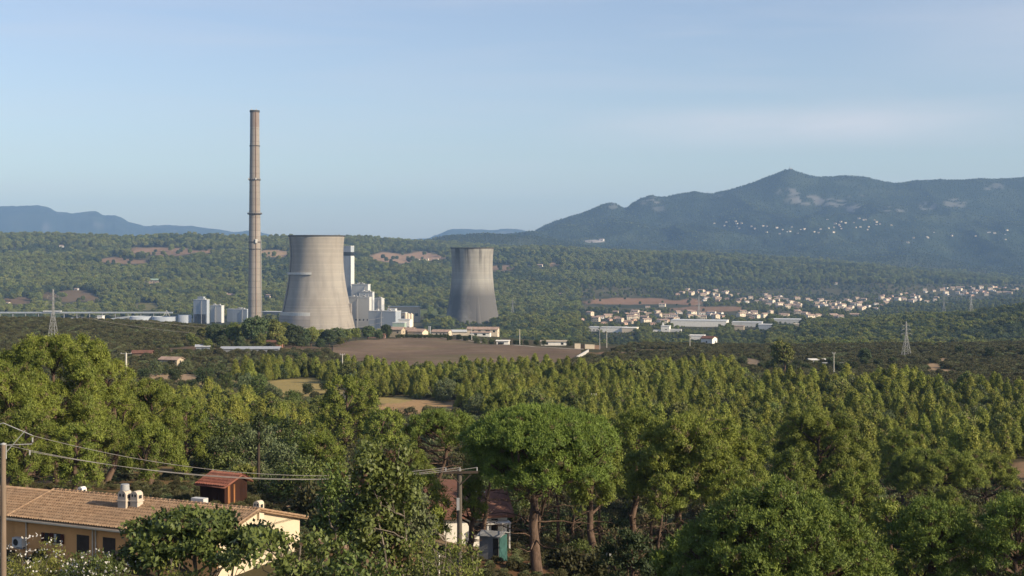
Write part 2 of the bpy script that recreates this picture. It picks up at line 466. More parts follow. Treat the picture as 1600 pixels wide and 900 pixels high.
def leaf_mat(name, a, b, dead=None, trans=0.16, rough=0.6, var=0.25):
    """foliage: two leaf colours by the per-shoot attribute, a little change from tree to tree"""
    m, t, p = mat(name, a, rough, 0.25)
    at_ = N(t, 'ShaderNodeAttribute', attribute_name='tint')
    stops = [(0.08, dead or tuple(v * 0.8 for v in a)), (0.12, a), (0.95, b)]
    colr = ramp(t, at_.outputs['Fac'], *stops)
    oi = t.nodes.new('ShaderNodeObjectInfo')
    hsv = t.nodes.new('ShaderNodeHueSaturation')
    mr = N(t, 'ShaderNodeMapRange'); mr.inputs[3].default_value = 1 - var; mr.inputs[4].default_value = 1 + var
    t.links.new(oi.outputs['Random'], mr.inputs[0]); t.links.new(mr.outputs[0], hsv.inputs['Value'])
    ml = N(t, 'ShaderNodeMath', operation='MULTIPLY'); ml.inputs[1].default_value = 7.31; t.links.new(oi.outputs['Random'], ml.inputs[0])
    fr = N(t, 'ShaderNodeMath', operation='FRACT'); t.links.new(ml.outputs[0], fr.inputs[0])
    mh = N(t, 'ShaderNodeMapRange'); mh.inputs[3].default_value = 0.50 - 0.05 * var; mh.inputs[4].default_value = 0.50 + 0.04 * var; t.links.new(fr.outputs[0], mh.inputs[0]); t.links.new(mh.outputs[0], hsv.inputs['Hue'])
    t.links.new(colr, hsv.inputs['Color'])
    t.links.new(hsv.outputs[0], p.inputs['Base Color'])
    tr = t.nodes.new('ShaderNodeBsdfTranslucent'); t.links.new(hsv.outputs[0], tr.inputs[0])
    ms = t.nodes.new('ShaderNodeMixShader'); ms.inputs[0].default_value = trans
    t.links.new(p.outputs[0], ms.inputs[1]); t.links.new(tr.outputs[0], ms.inputs[2])
    t.links.new(ms.outputs[0], t.nodes['Material Output'].inputs[0])
    return m

ML = {
    'young': leaf_mat('young pine needles', (0.13, 0.16, 0.027), (0.32, 0.335, 0.058), (0.17, 0.14, 0.06)),
    'aleppo': leaf_mat('aleppo pine needles', (0.09, 0.125, 0.022), (0.25, 0.28, 0.046), (0.16, 0.125, 0.06), var=0.12),
    'umbrella': leaf_mat('umbrella pine needles', (0.07, 0.115, 0.022), (0.235, 0.30, 0.052), (0.14, 0.11, 0.055), var=0.12),
    'broad': leaf_mat('broad leaves', (0.06, 0.085, 0.022), (0.14, 0.175, 0.045), (0.15, 0.10, 0.06), rough=0.5),
    'dark': leaf_mat('dark oak leaves', (0.035, 0.052, 0.020), (0.075, 0.10, 0.032), (0.10, 0.07, 0.04)),
    'olive': leaf_mat('grey green leaves', (0.085, 0.11, 0.048), (0.18, 0.21, 0.09), (0.16, 0.13, 0.07)),
    'light': leaf_mat('yellow green leaves', (0.13, 0.16, 0.036), (0.28, 0.29, 0.07), (0.2, 0.14, 0.06), trans=0.3),
    'scrub': leaf_mat('garrigue leaves', (0.055, 0.06, 0.025), (0.12, 0.115, 0.045), (0.17, 0.12, 0.075), var=0.4),
    'far': leaf_mat('woodland leaves', (0.10, 0.13, 0.034), (0.26, 0.275, 0.068), (0.14, 0.10, 0.06), var=0.35),
    'fardark': leaf_mat('dark woodland leaves', (0.05, 0.075, 0.032), (0.10, 0.13, 0.05), (0.10, 0.08, 0.05), var=0.3),
}
def bark_mat(name, a, b):
    m, t, p = mat(name, a, 0.95, 0.1)
    n = noise(t, 3.0, sc3=(1, 1, 0.35), detail=8, rough=0.7)
    t.links.new(ramp(t, n, (0.35, a), (0.65, b)), p.inputs['Base Color'])
    bump(t, p, n, 0.6, 0.05)
    return m
BARK = bark_mat('pine bark', (0.055, 0.038, 0.028), (0.17, 0.115, 0.085))
BARKG = bark_mat('grey bark', (0.09, 0.075, 0.06), (0.24, 0.2, 0.16))

CON_CH = concrete_mat('chimney concrete', (0.31, 0.275, 0.235), 9.0)
CON_T1 = concrete_mat('cooling tower concrete', (0.35, 0.318, 0.268), 1.9, z0=0, z1=137)
CON_T2 = concrete_mat('streaked cooling tower concrete', (0.335, 0.32, 0.28), 1.9, stain_top=0.95, stain_low=0.9, z0=0, z1=125)
DARKC = worn('blackened concrete', (0.07, 0.065, 0.06), 0.3, 0.3)
RUST = worn('rusty steel', (0.24, 0.12, 0.06), 0.4, 0.6)
STEEL = worn('grey steel', (0.3, 0.3, 0.3), 0.2, 1.0, 0.6)
GALV = worn('galvanised steel', (0.34, 0.34, 0.33), 0.15, 1.5, 0.5)
def cladding(name, base, step=3.0):
    m, t, p = mat(name, base, 0.6, 0.3)
    c = t.nodes.new('ShaderNodeTexCoord'); s = t.nodes.new('ShaderNodeSeparateXYZ'); t.links.new(c.outputs['Object'], s.inputs[0])
    ad = N(t, 'ShaderNodeMath', operation='ADD'); t.links.new(s.outputs['X'], ad.inputs[0]); t.links.new(s.outputs['Y'], ad.inputs[1])
    w = N(t, 'ShaderNodeMath', operation='MULTIPLY'); w.inputs[1].default_value = 1 / step; t.links.new(ad.outputs[0], w.inputs[0])
    fr = N(t, 'ShaderNodeMath', operation='FRACT'); t.links.new(w.outputs[0], fr.inputs[0])
    a = mixc(t, ramp(t, fr.outputs[0], (0.0, 0.0), (0.08, 0.0), (0.12, 1.0)), tuple(v * 0.78 for v in base), base)
    n = noise(t, 0.08, sc3=(1, 1, 0.15), detail=6)
    a = mixc(t, ramp(t, n, (0.45, 0.0), (0.8, 0.5)), a, tuple(v * 0.6 for v in base))
    t.links.new(a, p.inputs['Base Color'])
    return m
CLAD = cladding('pale cladding', (0.60, 0.60, 0.57))
CLADB = cladding('blue grey cladding', (0.36, 0.395, 0.43))
CLADD = cladding('weathered cladding', (0.56, 0.55, 0.51), 2.0)
WHITE = worn('white render', (0.78, 0.74, 0.66), 0.12, 0.4)
CREAM = worn('cream render', (0.64, 0.54, 0.40), 0.12, 0.6)
PEACH = worn('peach render', (0.76, 0.385, 0.15), 0.14, 0.6)  # saturated so the colour carries warm bounce on the shaded house front
OCHRE = worn('ochre render', (0.46, 0.38, 0.27), 0.15, 0.5)
DARKW = mat('dark window glass', (0.03, 0.035, 0.04), 0.15, 0.5)[0]
SHUT = worn('brown shutter paint', (0.06, 0.045, 0.035), 0.25, 3)
REDSH = worn('dark red shutter paint', (0.09, 0.03, 0.02), 0.25, 3)
TERRA = worn('faded terracotta tiles', (0.37, 0.265, 0.205), 0.35, 0.35)
TERRAD = worn('old red tiles', (0.17, 0.085, 0.06), 0.35, 0.6)
def tile_mat(name, a, b, c):
    m, t, p = mat(name, b, 0.9, 0.15)
    n = noise(t, 2.6, detail=8, rough=0.75)
    q = ramp(t, n, (0.28, a), (0.5, b), (0.72, c))
    n2 = noise(t, 0.35, detail=3)
    q = mixc(t, ramp(t, n2, (0.4, 0.0), (0.7, 0.35)), q, (0.16, 0.13, 0.10))
    t.links.new(q, p.inputs['Base Color'])
    return m
TILE = tile_mat('weathered canal tiles', (0.13, 0.08, 0.05), (0.31, 0.20, 0.12), (0.44, 0.31, 0.20))
TILER = tile_mat('red canal tiles', (0.12, 0.04, 0.03), (0.23, 0.085, 0.058), (0.32, 0.15, 0.10))
WOOD = worn('dark stained boards', (0.035, 0.014, 0.009), 0.4, 2.5, streak=0.2)
WOODL = worn('lighter orange boards', (0.30, 0.13, 0.05), 0.6, 3.0, streak=0.15)  # lighter than the dark boards, for two strips on the shed side
POLE = worn('weathered pole timber', (0.20, 0.15, 0.11), 0.4, 4, streak=0.1)
POLEC = worn('concrete pole', (0.52, 0.49, 0.42), 0.15, 2)
PAINT = mat('pale blue car paint', (0.42, 0.50, 0.56), 0.25, 0.5)[0]
RUBBER = mat('rubber', (0.02, 0.02, 0.02), 0.8, 0.2)[0]
PLASTIC = worn('white plastic', (0.55, 0.53, 0.49), 0.08, 2, 0.5)
GREENM = worn('green sheet metal', (0.045, 0.11, 0.10), 0.3, 2, 0.55)
ASPH = worn('dusty track', (0.33, 0.28, 0.22), 0.2, 0.2)

# ground cover
def ground_mat():
    m, t, p = mat('ground cover', (0.1, 0.08, 0.05), 0.97, 0.05)
    a = N(t, 'ShaderNodeAttribute', attribute_name='cover')
    g = t.nodes.new('ShaderNodeNewGeometry')
    c = a.outputs['Color']
    def nz(s, d=5):
        n = N(t, 'ShaderNodeTexNoise', Scale=s, Detail=d, Roughness=0.65); t.links.new(g.outputs['Position'], n.inputs['Vector']); return n.outputs['Fac']
    c = mixc(t, ramp(t, nz(0.9), (0.3, 0.0), (0.7, 0.55)), c, mixc(t, 1.0, c, (0.55, 0.6, 0.5), 'MULTIPLY'))
    c = mixc(t, ramp(t, nz(0.08), (0.35, 0.0), (0.7, 0.45)), c, mixc(t, 1.0, c, (1.35, 1.25, 1.1), 'MULTIPLY'))
    c = mixc(t, ramp(t, nz(0.012, 7), (0.35, 0.0), (0.7, 0.4)), c, mixc(t, 1.0, c, (0.6, 0.62, 0.6), 'MULTIPLY'))
    t.links.new(c, p.inputs['Base Color'])
    bump(t, p, nz(1.5), 0.5, 0.2)
    return m
GROUND = ground_mat()

def sheet(name, us, ds, label=None):
    """part of the land between distances ds, as one seamless grid"""
    U, Dd = np.meshgrid(us, ds)
    x = (U - 800) / F * np.maximum(Dd, 80.0); y = Dd
    x = x.ravel(); y = y.ravel()
    z = height(x, y)
    V = np.stack([x, y, z], 1)
    nu, nd = len(us), len(ds)
    i = (np.arange(nd - 1)[:, None] * nu + np.arange(nu - 1)[None, :]).ravel()
    Q = np.stack([i, i + 1, i + nu + 1, i + nu], 1)
    me = fast_mesh(name, V, Q, mats=[GROUND], smooth=True)
    cov = np.zeros((len(x), 4), dtype=np.float32); cov[:, 3] = 1
    base = np.array([0.085, 0.07, 0.042])
    f1 = np.clip(fbm(x, y, 45, 4, 21) * 1.6 + 0.4, 0, 1)[:, None]
    c = base * (1 - f1) + np.array([0.055, 0.062, 0.03]) * f1
    fa = np.clip((y - 1200) / 600, 0, 1)[:, None]
    f2 = np.clip(fbm(x, y, 260, 4, 23) * 2.2 + 0.35, 0, 1)[:, None]
    c = c * (1 - fa) + fa * (np.array([0.05, 0.055, 0.03]) * (1 - f2) + np.array([0.10, 0.09, 0.05]) * f2)
    fm = np.clip((y - 5600) / 900, 0, 1)[:, None]
    f3 = np.clip(fbm(x, y, 130, 4, 27) * 1.8 + 0.3, 0, 1)[:, None]
    c = c * (1 - fm) + fm * (np.array([0.030, 0.045, 0.028]) * (1 - f3) + np.array([0.052, 0.068, 0.04]) * f3)
    px, py = scr(x, y, z)
    rock = cliffs(px, py, y)
    rock = rock * np.clip(fbm(x, y, 38, 4, 41) * 7 + 0.2, 0, 1)
    rock = np.maximum(rock, 0.8 * np.clip(fbm(x, y, 260, 4, 43) * 4 - 1.5, 0, 1) * (y > 12500))
    c = c * (1 - rock[:, None]) + rock[:, None] * np.array([0.20, 0.19, 0.175])
    m, cc = clear_mask(x, y, z)
    c = c * (1 - m[:, None]) + cc * m[:, None]
    cov[:, :3] = c
    at_ = me.attributes.new('cover', 'FLOAT_COLOR', 'POINT')
    at_.data.foreach_set('color', cov.ravel())
    o = link(name, me)
    return tag(o, label, None, None, 'structure')

us = np.unique(np.concatenate([np.linspace(-2600, -260, 40), np.linspace(-260, 1860, 860), np.linspace(1860, 4200, 40)]))
d_a = np.concatenate([np.linspace(-400, 20, 12), np.exp(np.linspace(math.log(24), math.log(2400), 560))])
d_b = np.exp(np.linspace(math.log(2400), math.log(5700), 220))
d_c = np.concatenate([np.linspace(5700, 9600, 170), np.linspace(9700, 15000, 22), np.linspace(15200, 17000, 24)])
sheet('ground', us, d_a)
sheet('hills', us, d_b)
sheet('mountain', us, d_c)

# ------------------------------------------------------------------ haze
HAZE_DENSITY = 5.4e-5
hb = MB().box(-13000, 13000, -1500, 17300, -130, 660)
hm = bpy.data.materials.new('haze'); hm.use_nodes = True
ht = hm.node_tree; ht.nodes.clear()
ho = ht.nodes.new('ShaderNodeOutputMaterial'); pv = ht.nodes.new('ShaderNodeVolumePrincipled')
pv.inputs['Color'].default_value = (0.38, 0.62, 1.0, 1)
pv.inputs['Density'].default_value = HAZE_DENSITY
pv.inputs['Anisotropy'].default_value = 0.0
ht.links.new(pv.outputs[0], ho.inputs['Volume'])
tag(hb.build('haze', hm), kind='stuff')
#--NEXT--
# ------------------------------------------------------------------ trees
def unit(v): return v / np.maximum(np.linalg.norm(v, axis=-1, keepdims=True), 1e-9)

def cards(P, Dr, L, W, r, flat=0.5):
    """one diamond leaf per point: P base, Dr outward direction. flat: share that lies across the direction instead of along it"""
    n = len(P)
    rv = unit(r.normal(size=(n, 3)))
    s = unit(np.cross(Dr, rv))
    ax = unit(Dr + 0.25 * rv)
    k = r.random(n) < flat
    # leaves that face outwards, their tips turned up
    upv = np.array([0, 0, 1.0]) + 0.75 * r.normal(size=(n, 3))
    j = unit(upv - (upv * Dr).sum(1, keepdims=True) * Dr + 0.28 * Dr)
    ax[k] = j[k]
    nr = unit(Dr + 0.38 * rv)
    s[k] = unit(np.cross(ax, nr))[k]
    L = (L * r.uniform(0.6, 1.3, n))[:, None]; W = (W * r.uniform(0.7, 1.2, n))[:, None]
    a = P - ax * L * 0.35 * k[:, None]
    V = np.stack([a, a + ax * L * 0.45 + s * W * 0.5, a + ax * L, a + ax * L * 0.45 - s * W * 0.5], 1).reshape(-1, 3)
    Q = np.arange(4 * n).reshape(-1, 4)
    return V, Q

def foliage(seed, lobes, density, puff, per, L, W, up=0.6, low=-0.3, inner=0.12, flat=0.5, shell=0.8, dead=0.03, taper=0.0):
    """crown: lobes (x,y,z,rx,ry,rz) -> puffs on their outsides -> leaves. density = puffs per square metre"""
    r = np.random.default_rng(seed)
    PP, DD, TT = [], [], []
    lobes = np.array(lobes, float)
    for li, lb in enumerate(lobes):
        c, rad = lb[:3], lb[3:6]
        area = 4 * math.pi * ((rad[0] * rad[1])**1.6 / 3 + (rad[0] * rad[2])**1.6 / 3 + (rad[1] * rad[2])**1.6 / 3)**(1 / 1.6)
        n = max(4, int(area * density))
        d = unit(r.normal(size=(int(n * 1.5), 3)))
        keep = (d[:, 2] > low) | (r.random(len(d)) < 0.06)
        d = d[keep][:n]
        rr = np.where(r.random(len(d)) < inner, r.uniform(0.35, 0.8, len(d)), r.uniform(shell, 1.1, len(d)))
        o_ = d * rad * rr[:, None]
        o_[:, :2] *= (1 - taper * np.clip(d[:, 2], -.3, 1))[:, None]
        p = c + o_
        # drop puffs that sit deep inside another lobe
        ins = np.zeros(len(p), bool)
        for lj, l2 in enumerate(lobes):
            if lj != li:
                ins |= (((p - l2[:3]) / l2[3:6])**2).sum(1) < 0.42
        p = p[~ins]; d = d[~ins]
        nrm = unit(d / rad)
        lt = r.normal(0, 0.09)
        pt = np.clip(0.5 + lt + r.normal(0, 0.16, len(p)), 0.14, 0.98)
        pt[r.random(len(p)) < dead] = 0.02
        m = r.poisson(per, len(p)) + 2
        idx = np.repeat(np.arange(len(p)), m)
        ps = puff * r.uniform(0.6, 1.35, len(p))
        off = r.normal(size=(len(idx), 3)) * 0.5
        q = p[idx] + off * ps[idx][:, None] * np.array([1, 1, 0.85])
        dr = unit(nrm[idx] * 0.9 + unit(off) * 0.6 + np.array([0, 0, up * .45]) + r.normal(size=off.shape) * 0.15)
        PP.append(q); DD.append(dr)
        TT.append(np.clip(pt[idx] + r.normal(0, 0.07, len(idx)) * (pt[idx] > 0.1), 0.0, 1.0))
    P = np.concatenate(PP); Dv = np.concatenate(DD); Tn = np.concatenate(TT)
    V, Q = cards(P, Dv, L, W, r, flat)
    return V, Q, Tn

def tube(pts, rad, n=7):
    pts = np.array(pts, float); m = len(pts)
    rad = np.broadcast_to(np.array(rad, float), (m,))
    tg = unit(np.gradient(pts, axis=0))
    ref = np.array([0.31, 0.95, 0.05])
    a = unit(np.cross(tg, ref)); b = np.cross(tg, a)
    t = np.arange(n) * 2 * math.pi / n
    V = pts[:, None] + rad[:, None, None] * (a[:, None] * np.cos(t)[None, :, None] + b[:, None] * np.sin(t)[None, :, None])
    Q = []
    for i in range(m - 1):
        for k in range(n):
            Q.append((i * n + k, i * n + (k + 1) % n, (i + 1) * n + (k + 1) % n, (i + 1) * n + k))
    return V.reshape(-1, 3), np.array(Q)

class Wood:
    def __init__(s): s.V = []; s.Q = []; s.b = 0
    def add(s, pts, rad, n=7):
        V, Q = tube(pts, rad, n); s.V.append(V); s.Q.append(Q + s.b); s.b += len(V)
    def mesh(s, name, m): return fast_mesh(name, np.concatenate(s.V), np.concatenate(s.Q), mats=[m], smooth=True)

def limb(p, q, r, bend=0.12, n=6, droop=0.0):
    p = np.array(p, float); q = np.array(q, float); d = np.linalg.norm(q - p)
    t = np.linspace(0, 1, n)[:, None]
    j = r.normal(size=3) * bend * d
    pts = p * (1 - t) + q * t + j * np.sin(t * math.pi) + np.array([0, 0, droop * d]) * np.sin(t * math.pi)
    pts[1:-1] += r.normal(size=(n - 2, 3)) * bend * d * 0.18
    return pts

def wood_for(seed, lobes, h, r0, m, name='trunk', fork=0.35, lean=(0, 0), twigs=3, top=0.85, stems=1, snags=0, reach=3.0):
    """trunk, limbs to every lobe and a few twigs out of each limb"""
    r = np.random.default_rng(seed + 900)
    w = Wood()
    for s_ in range(stems):
        sx, sy = (0, 0) if stems == 1 else r.uniform(-0.9, 0.9, 2)
        tp = np.array([lean[0] + sx * 1.5, lean[1] + sy * 1.5, h * top])
        tr = limb((sx * 0.4, sy * 0.4, -0.8), tp, r, 0.055, 9)
        w.add(tr, np.linspace(r0 * 1.25, r0 * 0.3, 9)**1.0, 9)
        for k in range(snags):      # bare dead limbs under the crown
            f = r.uniform(fork * .7, .8); i = f * 8; i0 = min(int(i), 7)
            p = tr[i0] * (1 - (i - i0)) + tr[i0 + 1] * (i - i0); a = r.uniform(0, 6.28)
            L_ = reach * r.uniform(.4, 1.0); q = p + np.array([math.cos(a) * L_, math.sin(a) * L_, L_ * r.uniform(-.12, .35)])
            lm = limb(p, q, r, .10, 7); w.add(lm, np.linspace(r0 * .16 + .015, .012, 7), 4)
            for _ in range(4):
                e = lm[r.integers(2, 7)]; w.add(limb(e, e + unit(r.normal(size=3) + np.array([0, 0, .2])) * L_ * .3, r, .15, 4), np.linspace(.018, .008, 4), 3)
        for k, lb in enumerate(lobes):
            if stems > 1 and k % stems != s_: continue
            c = np.array(lb[:3]); zt = min(max(h * fork, c[2] - lb[5] * 0.6 - np.hypot(c[0], c[1]) * 0.55), h * top * 0.95)
            f = (zt + 0.8) / (h * top + 0.8); i = f * 8; i0 = min(int(i), 7)
            p = tr[i0] * (1 - (i - i0)) + tr[i0 + 1] * (i - i0)
            L = limb(p, c, r, 0.10, 7, -0.05)
            w.add(L, np.linspace(r0 * 0.5 * (1 - 0.6 * f) + 0.03, r0 * 0.1, 7), 6)
            for q in range(twigs):
                i1 = r.integers(2, 6); d = unit(r.normal(size=3) + np.array([0, 0, 0.3]))
                e = c + d * np.array(lb[3:6]) * 0.8
                w.add(limb(L[i1], e, r, 0.12, 5), np.linspace(r0 * 0.14, 0.015, 5), 4)
    return w.mesh(name, m)

def tree(name, loc, crown, trunk, label, cat='tree', group=None, rz_=0.0, s=1.0):
    t = empty(name, loc, rz_, label, cat, group)
    t.scale = (s, s, s)
    c = link('crown', crown, t)
    if trunk is not None: link('trunk', trunk, t)
    return t, c

# ---- lobe layouts
def lobes_young(r, h, w):
    L = [(0, 0, h * 0.5, w * 0.30, w * 0.30, h * 0.47)]
    n = 11
    for k in range(n):
        f = k / n; z = h * (0.16 + 0.66 * f); a = k * 2.4 + r.uniform(-.4, .4); rr = w * 0.5 * (1 - f)**0.7 * 0.80
        s = w * r.uniform(0.13, 0.21) * (1.1 - 0.45 * f)
        L.append((rr * math.cos(a), rr * math.sin(a), z, s, s, s * 1.7))
    L.append((0, 0, h * 0.93, w * 0.09, w * 0.09, h * 0.09))
    return L
def lobes_round(r, h, w, base=0.3, n=16, flat=0.8):
    L = []
    for k in range(n):
        a = k * 2.4; f = (k + 0.5) / n
        z = h * (base + (0.92 - base) * f)
        env = math.sqrt(max(0.05, 1 - (2 * f - 0.85)**2 / 1.6))
        rr = w * 0.5 * env * r.uniform(0.35, 0.85)
        s = w * r.uniform(0.13, 0.21)
        L.append((rr * math.cos(a), rr * math.sin(a), z - s * 0.4, s, s, s * flat))
    return L
def lobes_umbrella(r, h, w, thick=0.3, n=26, dome=0.28):
    L = []
    for k in range(n):
        f = math.sqrt((k + 0.5) / n); a = k * 2.39996 + r.uniform(-.2, .2)
        rr = w * 0.5 * f * 0.86
        s = w * r.uniform(0.10, 0.145)
        z = h - s * 0.7 - (f**2) * h * dome + r.normal(0, 0.012 * h)
        L.append((rr * math.cos(a), rr * math.sin(a), z, s, s, s * r.uniform(0.6, 0.85)))
    return L

RR = lambda s: np.random.default_rng(s)
# shared small trees
def small(kind, seed, m, lob, dens, puff, per, L, W, **kw):
    V, Q, Tn = foliage(seed, lob, dens, puff, per, L, W, **kw)
    return fast_mesh('crown', V, Q, mats=[ML[m]], tint=Tn)

YP = []
for k in range(6):
    h = [6.2, 5.2, 6.8, 4.6, 5.8, 7.2][k]; w = [3.3, 3.2, 3.6, 2.9, 3.8, 3.9][k]
    lb = lobes_young(RR(k), h, w)
    YP.append((small('young', 40 + k, 'young', lb, 8.0, 0.24, 10, 0.32, 0.13, up=.9, low=-0.35, flat=0.75, inner=.05, taper=.22), wood_for(k, lb[5:8], h, 0.09, BARK, twigs=1, top=0.7), h))
RP = []
for k in range(5):
    h = [11, 12.5, 10, 13, 9][k]; w = [9, 10, 9.5, 8.5, 8][k]
    lb = lobes_round(RR(20 + k), h, w, base=[0.35, 0.42, 0.3, 0.4, 0.28][k], n=17)
    RP.append((small('pine', 60 + k, ['far', 'far', 'fardark', 'far', 'fardark'][k], lb, 2.6, 0.45, 8, 0.7, 0.38, up=0.8, low=-0.25, flat=.75, inner=.06), wood_for(20 + k, lb[::2], h, 0.26, BARK, twigs=1), h))
SB = []
for k in range(3):
    h = [1.5, 2.1, 1.2][k]; w = [2.8, 3.0, 2.2][k]
    lb = [(rnd.uniform(-.6, .6), rnd.uniform(-.6, .6), h * 0.45, w * 0.33, w * 0.33, h * 0.5) for _ in range(5)]
    SB.append((small('scrub', 80 + k, ['scrub', 'scrub', 'olive'][k], lb, 5.0, 0.25, 6, 0.3, 0.16, up=0.5, low=-0.2), None, h))
BR = []
for k in range(3):
    h = [5.5, 7, 4.2][k]; w = [5, 5.5, 4.6][k]
    lb = lobes_round(RR(50 + k), h, w, base=0.22, n=13, flat=0.95)
    BR.append((small('broad', 90 + k, ['olive', 'broad', 'dark'][k], lb, 5.0, 0.3, 8, 0.28, 0.17, up=0.3, low=-0.7), wood_for(50 + k, lb[::2], h, 0.12, BARKG, twigs=1, fork=0.2), h))
CYP = small('cypress', 99, 'dark', [(0, 0, 4.2, 0.8, 0.8, 4.1), (0, 0, 2.2, 0.95, 0.95, 2.0), (0.1, 0, 6.6, 0.5, 0.5, 2.0)], 7, 0.25, 8, 0.35, 0.15, up=1.5, low=-0.9)
CYPT = wood_for(98, [(0, 0, 3, .5, .5, 1)], 6, 0.12, BARKG, twigs=0)

# ------------------------------------------------------------------ scatter for what nobody could count
def scatter(name, x, y, rot, scl, idx, sources, label, cat, sink=0.1):
    z = height(x, y) - sink
    me = bpy.data.meshes.new(name)
    me.vertices.add(len(x))
    me.vertices.foreach_set('co', np.stack([x, y, z], 1).astype(np.float32).ravel())
    for nm, ty, v in (('rot', 'FLOAT', rot), ('scl', 'FLOAT', scl)):
        me.attributes.new(nm, ty, 'POINT').data.foreach_set('value', np.asarray(v, dtype=np.float32))
    me.attributes.new('idx', 'INT', 'POINT').data.foreach_set('value', np.asarray(idx, dtype=np.int32))
    o = link(name, me)
    g = bpy.data.node_groups.new(name, 'GeometryNodeTree')
    g.interface.new_socket('Geometry', in_out='INPUT', socket_type='NodeSocketGeometry')
    g.interface.new_socket('Geometry', in_out='OUTPUT', socket_type='NodeSocketGeometry')
    gi = g.nodes.new('NodeGroupInput'); go = g.nodes.new('NodeGroupOutput')
    ip = g.nodes.new('GeometryNodeInstanceOnPoints'); jn = g.nodes.new('GeometryNodeJoinGeometry')
    for s_ in reversed(sources):
        oi = g.nodes.new('GeometryNodeObjectInfo'); oi.inputs['Object'].default_value = s_; oi.inputs['As Instance'].default_value = True
        g.links.new(oi.outputs['Geometry'], jn.inputs[0])
    def na(n, t):
        q = g.nodes.new('GeometryNodeInputNamedAttribute'); q.data_type = t; q.inputs['Name'].default_value = n; return q.outputs['Attribute']
    cx = g.nodes.new('ShaderNodeCombineXYZ'); g.links.new(na('rot', 'FLOAT'), cx.inputs['Z'])
    ip.inputs['Pick Instance'].default_value = True
    g.links.new(gi.outputs[0], ip.inputs['Points']); g.links.new(jn.outputs[0], ip.inputs['Instance'])
    g.links.new(na('idx', 'INT'), ip.inputs['Instance Index']); g.links.new(cx.outputs[0], ip.inputs['Rotation']); g.links.new(na('scl', 'FLOAT'), ip.inputs['Scale'])
    g.links.new(ip.outputs[0], go.inputs[0])
    md = o.modifiers.new('scatter', 'NODES'); md.node_group = g
    return tag(o, label, cat, None, 'stuff')

def jitter(y0, y1, px0, px1, s, seed):
    r = np.random.default_rng(seed)
    xm = max(abs(px0 - 800), abs(px1 - 800)) / F * y1
    gx = np.arange(-xm, xm, s); gy = np.arange(y0, y1, s)
    X, Y = np.meshgrid(gx, gy)
    X = X.ravel() + r.uniform(-.48, .48, X.size) * s; Y = Y.ravel() + r.uniform(-.48, .48, Y.size) * s
    px = 800 + F * X / Y
    k = (px > px0) & (px < px1) & (Y > y0)
    return X[k], Y[k], px[k], r

KEEP = []      # (x, y, radius) kept free of scattered trees
def free(x, y, extra=0.0):
    k = np.ones(len(x), bool)
    for a, b, c in KEEP: k &= (x - a)**2 + (y - b)**2 > (c + extra)**2
    return k
#--NEXT2--
# ------------------------------------------------------------------ the power station
def ground_at(px, D, z=None):
    p = at(px, D); return p

# chimney (smokestack)
D0 = 2000.0
def build_stack():
    x = (398 - 800) / F * D0; zb = H(x, D0) - 1
    zt = (HZ - 173) / F * D0
    h = zt - zb
    k = D0 / F
    t = empty('chimney', (x, D0, zb), 0, 'very tall slender concrete chimney with dark ring platforms, tallest structure in the valley', 'chimney', None)
    def rad(z): f = z / h; return (10.6 * (1 - f) + 6.9 * f) * k
    MB().lathe([(rad(h * f), h * f) for f in np.linspace(0, 1, 20)], 56).build('shaft', CON_CH, t)
    def zpy(py): return (HZ - py) / F * D0 - zb
    for py, ov, th in ((228, 0.8, 1.0), (281, 1.3, 1.2), (334, 2.6, 1.5), (378, 1.0, 1.0), (389, 0.9, 0.8)):
        z = zpy(py); r = rad(z)
        MB().lathe([(r - .1, z - th), (r + ov, z - th * 0.4), (r + ov, z + th * 0.5), (r - .1, z + th * 0.5)], 40, False).build('ring_platform', DARKC, t)
        if ov > 1:
            rl_ = MB()
            for q in range(16):
                a = q * math.pi / 8; rl_.bar((math.cos(a) * (r + ov), math.sin(a) * (r + ov), z), (math.cos(a) * (r + ov), math.sin(a) * (r + ov), z + 1.8), 0.12)
            rl_.lathe([(r + ov, z + 1.6), (r + ov + .12, z + 1.7), (r + ov, z + 1.85)], 32).build('railing', STEEL, t)
    r = rad(h)
    MB().lathe([(r, h - 2.6), (r + .8, h - 2.2), (r + .8, h + .5), (r - 1.0, h + .5), (r - 1.0, h - 3)], 40, False).build('rim', DARKC, t)
    MB().lathe([(r + .08, h - 26), (r + .35, h - 22), (r + .15, h - 2.5)], 40).build('scorched_band', worn('scorched concrete', (0.25, 0.20, 0.17), 0.3, 0.15, streak=0.2), t)
    a = R(-68)
    def on(z, off, aa=a): q = rad(z) + off; return (math.cos(aa) * q, math.sin(aa) * q, z)
    pp = MB()
    for q in range(12): pp.bar(on(h * q / 12, .35), on(h * (q + 1) / 12, .35), 0.42)
    pp.build('ladder_duct', RUST, t)
    a2 = R(-8); pp = MB()
    for q in range(5): pp.bar(on(h * q / 12, .9, a2), on(h * (q + 1) / 12, .9, a2), 0.5)
    pp.build('cable_duct', GALV, t)
    b = MB(); z = zpy(378); q = on(z, 1.0, R(-64)); b.box(q[0] - 1.3, q[0] + 1.3, q[1] - 1.5, q[1], z - 1.5, z + 4).build('equipment_cabin', WHITE, t)
    for aa in (R(-150), R(-70)):
        z = zpy(281); q = on(z, 1.4, aa); MB().box(q[0] - .9, q[0] + .9, q[1] - .9, q[1] + .9, z, z + 2.4).build('warning_lamp', PLASTIC, t)
    for aa in (R(-120), R(-60)):
        q = on(h, .4, aa); MB().box(q[0] - .6, q[0] + .6, q[1] - .6, q[1] + .6, h + .4, h + 2).build('warning_lamp', PLASTIC, t)
build_stack()

